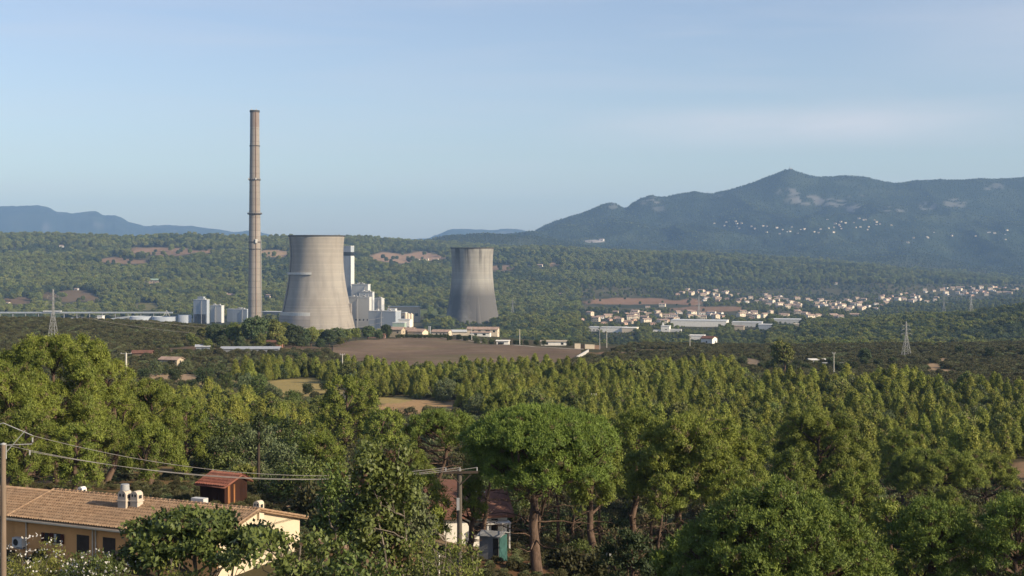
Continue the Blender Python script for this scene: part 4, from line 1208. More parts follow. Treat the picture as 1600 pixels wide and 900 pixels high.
# gate walls
def wallseg(px0, px1, D, h, m, label, d=0.4, D1=None, name='garden_wall', cat='wall'):
    p = at(px0, D); D1 = D1 or D; q = at(px1, D1)
    t = empty(name, p, math.atan2(q.y - p.y, q.x - p.x), label, cat)
    t['kind'] = 'thing'
    L = math.hypot(q.x - p.x, q.y - p.y)
    dz = q.z - p.z
    MB().add([(0, 0, -.6), (L, 0, dz - .6), (L, d, dz - .6), (0, d, -.6), (0, 0, h), (L, 0, h + dz), (L, d, h + dz), (0, d, h)],
             [(3, 2, 1, 0), (4, 5, 6, 7), (0, 1, 5, 4), (1, 2, 6, 5), (2, 3, 7, 6), (3, 0, 4, 7)]).build('wall_body', m, t)
    b = MB(); b.add([(-.05, -.08, h + .003), (L + .05, -.08, h + dz + .003), (L + .05, d + .08, h + dz + .003), (-.05, d + .08, h + .003), (-.05, -.08, h + .15), (L + .05, -.08, h + dz + .15), (L + .05, d + .08, h + dz + .15), (-.05, d + .08, h + .15)],
                    [(3, 2, 1, 0), (4, 5, 6, 7), (0, 1, 5, 4), (1, 2, 6, 5), (2, 3, 7, 6), (3, 0, 4, 7)]); b.build('coping', m, t)
wallseg(898, 907, 745, 2.6, CREAM, 'short pale entrance wall on the field side of the gate')
wallseg(914, 929, 752, 2.3, CREAM, 'long pale entrance wall beyond the gate opening')
wallseg(929, 938, 756, 2.1, worn('brown wall', (.3, .2, .14), .2, 1), 'brown wall continuing from the pale entrance wall')
wallseg(902, 920, 640, 1.1, PLASTIC, 'low white wall climbing diagonally towards the gate', D1=705)
t = empty('gate', at(910.5, 748), 0, 'dark narrow metal gate between two pale entrance walls', 'gate')
MB().box(-1.1, 1.1, -.05, .05, 0, 2.2).build('gate_leaf', SHUT, t); MB().box(-1.25, -1.1, -.1, .1, -.3, 2.5).build('gate_post', STEEL, t); MB().box(1.1, 1.25, -.1, .1, -.3, 2.5).build('gate_post', STEEL, t)

# ------------------------------------------------------------------ poles and pylons
def pylon(px, D, hgt, w, label, arms=3):
    p = at(px, D)
    t = empty('pylon', p, R(rnd.uniform(-10, 20)), label, 'pylon')
    m = MB(); r = max(0.09, D / F * 0.14)
    lv = [0, .14, .27, .38, .48, .57, .65, .73, .80, .87, .93, 1.0]
    wd = lambda f: w * ((1 - f / .62) * .8 + .2 if f < .62 else .2 * (1.25 - f) + .03)
    cs = [[(sx * wd(f) / 2, sy * wd(f) / 2, hgt * f) for sx, sy in ((-1, -1), (1, -1), (1, 1), (-1, 1))] for f in lv]
    for a, b in zip(cs[:-1], cs[1:]):
        for k in range(4):
            m.bar(a[k], b[k], r, n=4, smooth=False); m.bar(a[k], b[(k + 1) % 4], r * .6, n=4, smooth=False); m.bar(a[(k + 1) % 4], b[k], r * .6, n=4, smooth=False)
    m.build('tower_lattice', GALV, t)
    for f, aw in ((.66, .30), (.78, .26), (.89, .2))[:arms]:
        b = MB(); z = hgt * f; L = hgt * aw * .5
        b.bar((-L, 0, z), (L, 0, z), r * .8, n=4); b.bar((-L, 0, z), (0, 0, z + hgt * .05), r * .6, n=4); b.bar((L, 0, z), (0, 0, z + hgt * .05), r * .6, n=4)
        b.build('cross_arm', GALV, t)
        for s_ in (-1, 1): MB().bar((s_ * L, 0, z), (s_ * L, 0, z - hgt * .045), r * .9, n=5).build('insulator', STEEL, t)
    return t, p
P1, p1 = pylon(83, 640, 28, 4.6, 'tall lattice pylon rising out of the scrub beside the big pines')
pylon(1416, 700, 18, 4, 'faint lattice pylon standing in the open dark scrub before the wooded rise')
pylon(1517, 1900, 26, 7, 'lattice pylon on top of the nearer wooded rise')
pylon(1092, 2300, 46, 8, 'lattice pylon before the long white warehouse and brown fields')
pylon(801, 2500, 34, 7, 'lattice pylon among trees beside the smaller cooling tower')
pylon(1475, 2150, 40, 7, 'lattice pylon behind the wooded rise beneath the hazy town')
def pole(px, D, h, r, m, label, arm=1.2, name='utility_pole'):
    p = at(px, D)
    t = empty(name, p, 0, label, 'utility pole')
    MB().bar((0, 0, -.5), (0, 0, h), r, r * .62, 8).build('shaft', m, t)
    if arm:
        MB().box(-arm / 2, arm / 2, -.07, .07, h - .25, h - .1).build('cross_arm', GALV, t)
        for q in (-arm * .45, 0, arm * .45): MB().bar((q, 0, h - .1), (q, 0, h + .22), .06, n=6).build('insulator', PLASTIC, t)
    return t
pole(197, 410, 12.6, .42, POLEC, 'whitish concrete pole with crossarm on the edge of the earth clearing', 3.2)
pole(928, 330, 6.5, .22, POLEC, 'pale pole with short crossarm rising out of the young pine stand', 1.2)
pole(535, 470, 9.5, .22, POLEC, 'slim grey pole at the back of the pines along the ploughed field', 1.6)
pole(812, 800, 8.8, .25, POLEC, 'tall slim pole behind the track halfway along the ploughed field', 0)
pole(737, 900, 8, .25, POLEC, 'slim pole at the bend of the track near the long farm shed', 0)
pole(937, 745, 10, .2, GALV, 'green grey sports-light pole behind the pale entrance wall', 12.0)
pole(948, 790, 12, .2, POLEC, 'tallest thin pole behind the entrance wall', 0)
pole(1078, 800, 8, .22, POLEC, 'thin pole in front of the white house past the gate', 0)
pole(1303, 500, 9, .18, POLEC, 'thin grey pole in the scrub near the white cabin', 1.2)
pole(686, 62, 3.2, .055, PLASTIC, 'thin white post sticking up out of the yellow green shrub', 0, 'post').location.z += 0
o = [q for q in bpy.data.objects if q.name.startswith('post') and q.type == 'EMPTY'][0]
o.location.z = -465 / F * 62 - 3.2; o['category'] = 'post'
MB().bar((0, 0, -3.5), (0, 0, 0), .055, n=6).build('footing', PLASTIC, o)

def cable(name, a, b, sag, r, label, cat='cable', group=None, n=24):
    a = Vector(a); b = Vector(b)
    pts = [a.lerp(b, k / n) - Vector((0, 0, 4 * sag * (k / n) * (1 - k / n))) for k in range(n + 1)]
    V, Q = tube([tuple(p - a) for p in pts], r, 5)
    o = link(name, fast_mesh(name, V, Q, mats=[GALVC], smooth=True)); o.location = a
    return tag(o, label, cat, group)
GALVC = worn('weathered cable', (0.24, 0.225, 0.21), 0.15, 3, 0.6)

# near pole, out at the side, with bracket
p = Vector(((5 - 800) / F * 60, 60, 0)); gz = H(p.x, 60); zt = -295 / F * 60
NP = empty('utility_pole', (p.x, 60, gz), 0, 'thick brown timber pole in front of the tiled house, carrying the wires', 'utility pole')
h = zt - gz
MB().bar((0, 0, -.5), (0, 0, h), .15, .11, 12).build('shaft', POLE, NP)
m = MB(); m.bar((-1.2, 0, h + .55), (0, .0, h + .93), .02); m.bar((0, 0, h + .93), (1.22, 0.1, h + .38), .022); m.build('bracket_arm', GALV, NP)
m = MB(); m.bar((0.1, 0, h - .35), (0.92, .05, h + .6), .02); m.bar((0.05, 0, h - .02), (1.2, .1, h + .02), .022); m.bar((.12, 0, h - .6), (.12, 0, h), .03); m.build('brace', GALV, NP)
MB().lathe([(.12, h), (.14, h + .05), (.0, h + .09)], 10).build('cap', GALV, NP)
for dx, dz in ((1.22, .2), (0, -.02), (1.1, -.35)):
    MB().bar((dx, .08, h + dz - .1), (dx, .08, h + dz + .1), .035, n=7).build('insulator', GALV, NP)
# wooden pole in the trees
FPd = 70.0; p2 = Vector(((718 - 800) / F * FPd, FPd, H((718 - 800) / F * FPd, FPd))); zt2 = -336 / F * FPd
FP = empty('utility_pole', p2, R(6), 'wooden pole with wide dark crossbar in front of the half hidden white bungalow', 'utility pole')
h2 = zt2 - p2.z
MB().bar((0, 0, -.5), (0, 0, h2 + .1), .15, .12, 12).build('shaft', worn('grey old pole timber', (.10, .085, .07), .4, 4, streak=.1), FP)
MB().box(-.78, .92, -.22, -.13, h2 - .1, h2 + .02).build('cross_arm', SHUT, FP)
m = MB(); m.bar((-.05, -.15, h2 - .55), (-.5, -.15, h2 - .08), .03, n=5); m.bar((.05, -.15, h2 - .65), (.62, -.15, h2 - .08), .03, n=5); m.build('brace', SHUT, FP)
for q in (-.7, 0, .85): MB().bar((q, -.17, h2 + .02), (q, -.17, h2 + .2), .035, n=7).build('insulator', STEEL, FP)
MB().box(-.16, -.02, -.3, -.17, h2 - 1.9, h2 - 1.3).build('junction_box', STEEL, FP)
for a, b, s_, lab in (((1.22, .38), -.7, .95, 'topmost of the three overhead wires sweeping across the tiled roof'), ((0, .0), 0.0, 1.0, 'middle one of the three overhead wires sweeping across the tiled roof'), ((1.1, -.3), .85, .85, 'lowest of the three overhead wires sweeping across the tiled roof')):
    cable('overhead_wire', (NP.location.x + a[0], 60.08, NP.location.z + h + a[1]), (p2.x + b, FPd - .17, p2.z + h2 + .2), s_, .012, lab, 'wire')
for k, (dz, lab) in enumerate(((.66, 'lowest line sagging from the tall pylon over the scrub'), (.78, 'middle line sagging from the tall pylon over the scrub'))):
    a = p1 + Vector((3.6, 0, 28 * dz - 1)); b = at(600, 820, 12 + 3 * k)
    cable('power_line', a, b, 9, .05, lab, 'power line')

# ------------------------------------------------------------------ the tiled house in front
Rg = Vector((-15.76, 88.0, 0)); uu = Vector((-0.899, 0.438, 0)); zr = -15.88
hrot = math.atan2(0.438, -0.899) - math.pi     # local +x runs towards the gable end
HT = empty('tiled_house', (Rg.x, Rg.y, zr), hrot, 'long peach house with weathered tile roof and sunlit cream gable end', 'house')
# local frame: x=0 at gable end, -x along the house; y<0 towards the camera; z=0 ridge
LEN = 17.0; FR = 4.3; BK = 5.3; dzf = 1.12; dzb = 1.38; gz = H(-22, 86) - zr - 0.5
MB().add([(-.35, -FR + .5, gz), (-.35, BK - .5, gz), (-.35, BK - .5, -dzb + .02), (-.35, 0, -.14), (-.35, -FR + .5, -dzf + .0),
          (-LEN + .3, -FR + .5, gz), (-LEN + .3, BK - .5, gz), (-LEN + .3, BK - .5, -dzb + .02), (-LEN + .3, 0, -.14), (-LEN + .3, -FR + .5, -dzf + .0)],
         [(0, 1, 2, 3, 4), (9, 8, 7, 6, 5), (0, 4, 9, 5), (2, 1, 6, 7), (4, 3, 8, 9), (3, 2, 7, 8)]).build('wall', PEACH, HT)
MB().box(-.349, -.30, -FR + .52, BK - .52, gz, -dzf - .02).add([(-.30, -FR + .52, -dzf - .021), (-.30, BK - .52, -dzb + .05), (-.30, 0, -.16), (-.345, -FR + .52, -dzf - .021), (-.345, BK - .52, -dzb + .05), (-.345, 0, -.16)], [(0, 1, 2), (5, 4, 3)]).build('gable_wall', worn('painted sunlit cream render', (0.60, 0.50, 0.355), .1, .5), HT)  # gable end paler than the front, sunlight put into its colour
def tiles(x0, x1, y0, y1, z0, z1, parent, m, name='roof', per=.21, amp=.05, course=.38):
    nx = int((x1 - x0) / per * 6); L = math.hypot(y1 - y0, z1 - z0); ny = int(L / course)
    xs = np.linspace(x0, x1, nx + 1)
    V = []; Q = []
    wave = np.abs(np.sin((xs - x0) / per * math.pi)) * amp * 2
    r = np.random.default_rng(5)
    rows = []
    for j in range(ny):
        for e in (0, 1):
            f = (j + e) / ny
            lift = (1 - e) * 0.055
            jit = np.repeat(r.normal(0, .006, nx // 6 + 2), 6)[:nx + 1]
            rows.append(np.stack([xs, np.full(nx + 1, y0 + (y1 - y0) * f), z0 + (z1 - z0) * f + wave + lift + jit], 1))
    V = np.concatenate(rows); n = nx + 1
    for j in range(len(rows) - 1):
        i = np.arange(n - 1) + j * n
        Q.append(np.stack([i, i + 1, i + n + 1, i + n], 1))
    # underside slab
    b = len(V)
    lo = np.array([(x0, y0, z0 - .1), (x1, y0, z0 - .1), (x1, y1, z1 - .1), (x0, y1, z1 - .1), (x0, y0, z0 - .01), (x1, y0, z0 - .01), (x1, y1, z1 - .01), (x0, y1, z1 - .01)])
    V = np.concatenate([V, lo])
    Q.append(np.array([(3, 2, 1, 0), (0, 1, 5, 4), (1, 2, 6, 5), (2, 3, 7, 6), (3, 0, 4, 7), (4, 5, 6, 7)]) + b)
    return link(name, fast_mesh(name, V, np.concatenate(Q), mats=[m]), parent)
rf = tiles(-LEN, 0, -FR, 0, -dzf, 0, HT, TILE)
tiles(-LEN, 0, BK, 0, -dzb, 0, HT, TILE)
m = MB()
for q in range(48): m.bar((-LEN + q * LEN / 48, 0, .03), (-LEN + (q + 1.06) * LEN / 48, 0, .06), .10, .12, 8)
m.build('ridge_tiles', TILE, HT)
m = MB()
for a, b in (((-.02, -FR, -dzf), (-.02, 0, 0)), ((-.02, BK, -dzb), (-.02, 0, 0)), ((-LEN, -FR, -dzf), (-LEN, 0, 0))):
    for q in range(12):
        f, g = q / 12, (q + 1.05) / 12
        A = Vector(a); B = Vector(b); m.bar(A.lerp(B, f) + Vector((0, 0, .07)), A.lerp(B, g) + Vector((0, 0, .1)), .09, .075, 7)
m.build('verge_tiles', TILE, HT)
MB().box(-LEN, 0, -FR + .02, -FR + .52, -dzf - .20, -dzf - .09).build('soffit', CREAM, HT)
m = MB(); m.prism([(-FR - .13, -dzf - .02), (-FR - .13, -dzf - .12), (-FR - .01, -dzf - .12), (-FR - .01, -dzf - .02), (-FR - .03, -dzf - .02), (-FR - .03, -dzf - .1), (-FR - .11, -dzf - .1), (-FR - .11, -dzf - .02)], 'x', -LEN, 0)
m.build('gutter', CREAM, HT)
def fx_of(px):   # place along the front wall seen at this photo column
    best = None
    for k in range(0, 340):
        lx = -k * .05
        w = Vector((Rg.x, Rg.y, 0)) + Vector((-uu.x, -uu.y, 0)) * lx + Vector((uu.y, -uu.x, 0)) * 0
        c, s_ = math.cos(hrot), math.sin(hrot)
        X = Rg.x + c * lx - s_ * (-FR + .5); Y = Rg.y + s_ * lx + c * (-FR + .5)
        e = abs(800 + F * X / Y - px)
        if best is None or e < best[0]: best = (e, lx, Y)
    return best[1], best[2]
def zof(py, Y): return (HZ - py) / F * Y - zr
yw = -FR + .5
for px, nm in ((42, 'downpipe'), (146, 'downpipe'), (151, 'downpipe')):
    lx, Y = fx_of(px); MB().bar((lx, yw - .07, -dzf - .12), (lx, yw - .07, gz), .05, n=8).build(nm, CREAM, HT)
def opening(px0, px1, py0, py1, nm, m, out=.03):
    a, Y = fx_of(px0); b, _ = fx_of(px1); o = MB().box(a, b, yw - out, yw + .05, zof(py1, Y), zof(py0, Y)).build(nm, m, HT); return a, b, zof(py1, Y), zof(py0, Y)
a, b, z0, z1 = opening(70, 77, 832, 846, 'window', DARKW)
for q in (a - .24, b + .02): MB().box(q, q + .22, yw - .09, yw - .035, z0, z1).build('shutter', REDSH, HT)
a, b, z0, z1 = opening(85, 95, 833, 848, 'window', DARKW)
for q in (a - .3, b + .04): MB().box(q, q + .26, yw - .09, yw - .035, z0, z1).build('shutter', REDSH, HT)
MB().box(a + .02, a + (b - a) * .35, yw - .06, yw - .032, z0 + .05, z1 - .05).build('curtain', PLASTIC, HT)
MB().box(a - .05, b + .05, yw - .1, yw - .035, z0 - .1, z0 - .02).build('sill', CREAM, HT)
opening(120, 139, 835, 862, 'door', SHUT)
opening(161, 180, 839, 868, 'door', SHUT)
for i, (px, py) in enumerate(((33, 846), (213, 874))):
    lx, Y = fx_of(px); z = zof(py, Y)
    u_ = link('air_conditioner', bpy.data.meshes.new('ac'), HT)
    m = MB().box(lx - .42, lx + .42, yw - .38, yw - .05, z - .3, z + .3)
    me = bpy.data.meshes.new('air_conditioner'); me.from_pydata(m.v, [], m.f); me.materials.append(PLASTIC); u_.data = me
    MB().add([(lx - .12 + .22 * math.cos(k * math.pi / 8), yw - .387, z + .22 * math.sin(k * math.pi / 8)) for k in range(16)], [tuple(range(16))]).build('fan', DARKW, u_)
    MB().box(lx - .35, lx + .35, yw - .3, yw, z - .42, z - .35).build('bracket', STEEL, u_)
def chimney(lx, ly, zb, w, d, h, parent, m, pot=False):
    b = MB().box(lx - w / 2, lx + w / 2, ly - d / 2, ly + d / 2, zb - .5, zb + h)
    n = 8; b.prism([(lx + w / 2 * math.cos(math.pi * k / n), zb + h + w * .45 * math.sin(math.pi * k / n)) for k in range(n + 1)], 'y', ly - d / 2 + .003, ly + d / 2 - .003)
    c = b.build('chimney_stack', m, parent)
    for k in (-1, 1):
        MB().prism([(lx + k * w * .2 + w * .11 * math.cos(q * math.pi / 5), zb + h - .02 + w * .17 * math.sin(q * math.pi / 5)) for q in range(10)], 'y', ly - d / 2 - .012, ly - d / 2 + .05).build('smoke_opening', DARKW, c)
    MB().box(lx + w / 2 - .02, lx + w / 2 + .012, ly - d * .25, ly + d * .25, zb + h - .22, zb + h + .0).build('smoke_opening', DARKW, c)
    MB().box(lx - w / 2 - .05, lx + w / 2 + .05, ly - d / 2 - .05, ly + d / 2 + .05, zb + h - .42, zb + h - .34).build('collar', m, c)
    if pot: MB().bar((lx, ly, zb + h + w * .4), (lx, ly, zb + h + w * .4 + .4), .3, .27, 12).build('flue_cap', GALV, c)
    return c
def roof_local(px, py, back=False):
    """roof point under a photo pixel, in the house frame"""
    c, s_ = math.cos(hrot), math.sin(hrot); best = None
    for i in range(0, 171):
        for j in range(0, 44):
            lx, ly = -i * .1, -j * .1; z = ly * dzf / FR
            X = Rg.x + c * lx - s_ * ly; Y = Rg.y + s_ * lx + c * ly
            e = abs(800 + F * X / Y - px) + abs(HZ - F * (zr + z) / Y - py)
            if best is None or e < best[0]: best = (e, lx, ly, z)
    return best[1:]
CHM = worn('pale chimney render', (0.52, 0.44, 0.35), .15, 2)
lx, ly, z = roof_local(196, 793); chimney(lx, ly, z, .66, .6, .85, HT, CHM, True)
lx, ly, z = roof_local(213, 793); chimney(lx, ly, z, .58, .55, .8, HT, CHM)
lx, ly, z = roof_local(124, 767); chimney(lx, .3, -.1, .42, .42, .28, HT, WHITE)
lx, ly, z = roof_local(402, 797); chimney(-.35, .35, -.12, .48, .5, .42, HT, CREAM)
lx, ly, z = roof_local(300, 786); MB().box(lx - .5, lx + .5, .5, 1.0, -.2, .25).build('skylight', PLASTIC, HT)
# lower wing on the far side
w2 = tiles(-LEN - 6.5, -LEN - .14, -FR + 1.2, 1.5, -dzf - .5 + .1, -.42, HT, TILE, 'wing_roof')
MB().box(-LEN - 6.3, -LEN + .31, -FR + 1.7, 5, gz, -dzf - .5).build('wing_wall', PEACH, HT)
tiles(-LEN - 6.5, -LEN - .14, 6, 1.5, -dzb - .5, -.42, HT, TILE, 'wing_roof')

# ------------------------------------------------------------------ shed, car, bungalow, garden cabin
p = Vector(((351 - 800) / F * 110, 110, 0)); zb = -383 / F * 110; p.z = zb
gsh = H(p.x, 110)
t = empty('wooden_shed', (p.x, 110, min(zb, gsh)), R(-30), 'dark wooden shed with red tile roof beyond the tiled house', 'shed')
o_ = zb - t.location.z
MB().box(-1.35, 1.15, -1.3, 1.3, -.4, o_ + 1.55).add([(-1.35, -1.3, o_ + 1.551), (1.15, -1.3, o_ + 1.551), (1.15, 1.3, o_ + 1.551), (-1.35, 1.3, o_ + 1.551), (-1.35, .4, o_ + 2.05), (1.15, .4, o_ + 2.05)], [(0, 1, 5, 4), (2, 3, 4, 5), (1, 2, 5), (3, 0, 4)]).build('wall', WOOD, t)
bs = MB()
for q in (1, 3): bs.box(1.152, 1.18, -1.28 + q * .33, -1.28 + q * .33 + (.26 if q % 3 else .16), 0.1, o_ + 1.45)
bs.build('side_boards', WOODL, t)
rr = empty('roof_holder'); bpy.data.objects.remove(rr)
tiles(-1.7, 1.5, -1.65, .4, o_ + 1.42, o_ + 2.15, t, TILER, 'roof', per=.24)
tiles(-1.7, 1.5, 1.65, .4, o_ + 1.5, o_ + 2.15, t, TILER, 'roof', per=.24)
MB().box(-.4, .4, -1.33, -1.29, 0, o_ + 1.45).build('door', WOOD, t)
KEEP_FRONT.append((p.x, p.y, 3.0))

def car(loc, rot, label, paint):
    t = empty('parked_car', loc, rot, label, 'car')
    prof = [(-2.05, .35), (-2.1, .72), (-2.0, .92), (-1.25, 1.0), (-.55, 1.38), (.55, 1.45), (1.35, 1.30), (1.85, .95), (2.0, .7), (1.98, .35)]
    xs = prof
    V = []; Fc = []
    secs = [(-.86, .80), (-.84, .97), (-.62, 1.0), (.62, 1.0), (.84, .97), (.86, .80)]
    for y, s_ in secs:
        for x, z in xs:
            top = z > .95
            yy = y * (.80 if z > 1.2 else 1.0)
            V.append((x * (1 if abs(y) < .7 else .97), yy, z * s_ if top and abs(y) > .8 and z < 1.2 else z if not (abs(y) > .8 and z > 1.2) else z - .12))
    n = len(xs)
    for i in range(len(secs) - 1):
        for k in range(n): Fc.append((i * n + k, (i + 1) * n + k, (i + 1) * n + (k + 1) % n, i * n + (k + 1) % n))
    Fc += [tuple(range(n)), tuple(range(5 * n + n - 1, 5 * n - 1, -1))]
    MB().add(V, Fc, False).build('body', paint, t)
    MB().add([(-1.22, -.63, 1.035), (-1.22, .63, 1.035), (-.60, .6, 1.39), (-.60, -.6, 1.39)], [(0, 1, 2, 3)]).build('windscreen', DARKW, t)
    for s_ in (-1, 1):
        MB().prism([(-1.0, 1.0), (-.5, 1.28), (.5, 1.34), (1.25, 1.2), (1.55, .98)], 'y', s_ * .72, s_ * .875).build('side_window', DARKW, t)
        for x in (-1.3, 1.3):
            w = MB().bar((x, s_ * .62, .33), (x, s_ * .9, .33), .33, n=18).build('wheel', RUBBER, t)
            MB().bar((x, s_ * .9, .33), (x, s_ * .915, .33), .2, n=12).build('rim', GALV, w)
        MB().box(-2.09, -1.95, s_ * .5 - .2, s_ * .5 + .2, .66, .8).build('headlight', PLASTIC, t)
        MB().box(1.9, 2.0, s_ * .6 - .15, s_ * .6 + .15, .72, .88).build('tail_light', TERRAD, t)
    return t
cp = Vector(((455 - 800) / F * 119, 119, 0)); cz = -414 / F * 119
gc = H(cp.x, 119)
car((cp.x, 103, gc), R(-48 + 180), 'pale blue parked car behind the gable end of the tiled house', PAINT)
KEEP_FRONT.append((cp.x, cp.y, 3.2))

def bungalow():
    D = 112; p = at(705, D); zt = (HZ - 772) / F * D
    t = empty('white_bungalow', (p.x, D, p.z), R(10), 'white bungalow with red brown roof half hidden behind pine trunks', 'house')
    h = zt - p.z
    gable(t, 8, 6, h - 1.2, 1.2, WHITE, TERRAD, windows=[('f', 1.6, h - 2.7, 1.0, 1.1), ('f', 3.0, h - 3.4, .5, 1.9)])
    MB().box(2.2, 4.1, -4.2, -3.04, h - 1.75, h - 1.62).build('porch_roof', PLASTIC, t)
    for q in (2.3, 4.0): MB().box(q - .06, q + .06, -4.15, -4.03, 0, h - 1.75).build('porch_post', PLASTIC, t)
    MB().box(-1.5, -1.1, -.2, .2, h - .6, h + .6).build('chimney_stack', WHITE, t)
    p2 = at(655, 118)
    t2 = empty('brown_cottage', p2, R(-12), 'brown roofed cottage glimpsed through the leafy tree', 'house')
    gable(t2, 7, 6, 2.6, 1.3, PEACH, TERRAD, windows=[('f', 0, .8, 1, 1.2)])
    D = 101; p = at(774, D); zt = (HZ - 834) / F * D; zb = (HZ - 860) / F * D
    t = empty('garden_cabin', (p.x, D, zb), R(-22), 'small metal garden cabin, grey front and green side, under the umbrella pine', 'shed')
    MB().box(-.95, .55, -.7, .8, -1.2, 1.12).build('wall', STEEL, t)
    MB().box(.552, .60, -.68, .78, -1, 1.1).build('green_side', GREENM, t)
    MB().box(.12, .54, -.735, -.702, -.9, 1.0).build('door', DARKW, t)
    MB().add([(-1.1, -.85, 1.1), (.75, -.85, 1.1), (.75, .95, 1.1), (-1.1, .95, 1.1), (-1.1, .05, 1.34), (.75, .05, 1.34), (-1.1, -.85, 1.16), (.75, -.85, 1.16), (.75, .95, 1.16), (-1.1, .95, 1.16), (-1.1, .05, 1.4), (.75, .05, 1.4)],
             [(6, 7, 11, 10), (8, 9, 10, 11), (0, 4, 5, 1), (2, 5, 4, 3), (0, 1, 7, 6), (2, 3, 9, 8), (1, 5, 11, 7), (5, 2, 8, 11), (4, 0, 6, 10), (3, 4, 10, 9)]).build('roof', STEEL, t)
    t = empty('balustrade', ((750 - 800) / F * 112, 112, (HZ - 783) / F * 112), R(8), 'white railing seen through the gap between pine trunks', 'railing')
    b = MB(); b.box(-.35, .35, -.03, .03, .75, .82)
    for q in range(5): b.box(-.34 + q * .16, -.30 + q * .16, -.02, .02, -.1, .75)
    b.build('rail', PLASTIC, t); MB().box(.32, .40, -.05, .05, -4.5, .85).build('post', PLASTIC, t); MB().box(-.4, .4, .1, 1.0, -.2, -.1).build('deck', PLASTIC, t)
bungalow()
# lamp post low between the trunks
p = at(951, 92); t = empty('street_lamp', p, 0, 'small dark lantern post among the trunks under the pines', 'street lamp')
zt = (HZ - 872) / F * 92 - p.z
MB().bar((0, 0, -.2), (0, 0, max(zt, 2.2)), .05, .04, 8).build('post', SHUT, t)
MB().lathe([(.06, max(zt, 2.2)), (.17, max(zt, 2.2) + .1), (.2, max(zt, 2.2) + .4), (.05, max(zt, 2.2) + .55)], 8, False).build('lantern', GALV, t)
#--NEXT4--
# ------------------------------------------------------------------ vegetation: one source tree of each kind, standing where it is seen
SRC = {}
def place(kind, k, px, D, label, group, s=1.0, rot=None, cat='tree', name=None):
    """kind: YP RP SB BR CYP"""
    lib = {'YP': YP, 'RP': RP, 'SB': SB, 'BR': BR}.get(kind)
    crown, trunk, h = lib[k] if lib else (CYP, CYPT, 8)
    nm = name or {'YP': 'young_pine', 'RP': 'pine_tree', 'SB': 'shrub', 'BR': 'broadleaf_tree', 'CYP': 'cypress'}[kind]
    p = at(px, D)
    t, c = tree(nm, p, crown, trunk, label, cat, group, rnd.uniform(0, 6.28) if rot is None else rot, s)
    SRC.setdefault((kind, k), c)
    KEEP.append((p.x, p.y, {'YP': 1.6, 'RP': 4.0, 'SB': 1.0, 'BR': 2.4, 'CYP': 1.5}[kind] * s))
    return t

# ridge pines between the scrub and the ploughed field
for i, (px, D, top) in enumerate(((298, 700, 516), (318, 730, 506), (336, 705, 500), (352, 740, 502), (366, 700, 497), (384, 735, 496), (398, 690, 486), (412, 720, 489), (428, 700, 491), (444, 730, 495), (458, 720, 500), (472, 745, 507),
        (486, 760, 505), (500, 775, 509), (514, 770, 510), (528, 790, 507), (542, 800, 511), (556, 815, 508), (346, 660, 520), (375, 655, 522), (407, 660, 515), (440, 670, 520), (470, 700, 523), (500, 730, 526), (532, 760, 527),
        (305, 650, 530), (575, 850, 505), (592, 870, 513), (325, 640, 538))):
    p = at(px, D); hgt = ((HZ - top) / F * D - p.z) * .84; k = [0, 1, 2, 4][i % 4]
    place('RP', k, px, D, 'dark rounded pine in the belt on the ridge below the cooling towers', 'ridge pines below the cooling towers', s=max(.5, hgt / RP[k][2]))
place('RP', 4, 603, 915, 'round dark tree next to the cypress in front of the blue grey hall', None, s=.95)
place('CYP', 0, 606.5, 900, 'slim dark cypress pointing up beside the ochre farmhouse', None, s=.85)
place('CYP', 0, 700, 865, 'short dark column-shaped cypress at the track bend', None, s=.6)
for k, (px, D) in enumerate(((420, 600), (462, 600), (487, 605), (452, 605), (497, 610), (437, 595))):
    place('BR', 2, px, D, 'low dark round bush on the bare strip before the ridge pines', 'round bushes on the bare strip', s=.75, name='bush', cat='bush')
for px, D in ((702, 875), (717, 880), (727, 868), (745, 850), (757, 845), (768, 838), (780, 835), (742, 870), (812, 822), (822, 815), (838, 812), (850, 812), (890, 790), (806, 830), (735, 905)):
    place('BR', rnd.choice([0, 2, 2]), px, D, 'dark rounded bush along the far side of the field track', 'bushes along the field track', s=rnd.uniform(.7, 1.05), name='bush', cat='bush')
# hedge before the farm
hp = at(660, 915)
lb = [(q * 3.0 - 15, 2.5 * math.cos(q * .6) - 1, 0.9, 2.4, 1.6, 1.3) for q in range(11)]
V, Q, Tn = foliage(300, lb, 3.5, .35, 8, .45, .25, up=.6)
h_ = link('hedge', fast_mesh('hedge', V, Q, mats=[ML['dark']], tint=Tn)); h_.location = hp; tag(h_, 'dark curved hedge in front of the cream farmhouse', 'hedge')
# big single trees beyond
for px, D, k, s, lab in ((945, 560, 4, .45, 'dark bush at the corner where the low white wall begins'), (1222, 520, 3, 1.0, 'taller umbrella-like pine pair at the edge of the oak scrub'), (1352, 640, 4, .75, 'upright dark tree sticking out of the open scrub'),
                         (905, 2150, 0, 1.1, 'bright rounded poplar-like tree behind the sheds of the valley floor')):
    place('RP', k, px, D, lab, None, s=s)
for px, D in ((1205, 545), (1236, 530), (1260, 548), (1285, 560), (1310, 540), (1330, 555), (1350, 600), (1372, 585), (1190, 560), (1245, 575), (1300, 590), (1395, 610), (1160, 585), (1545, 700), (1580, 720), (1500, 720), (1600, 690)):
    place('BR', 2, px, D, 'dark round evergreen oak on the scrubby crest behind the young pines', 'evergreen oaks on the scrubby crest', s=rnd.uniform(.8, 1.25), name='oak_tree')
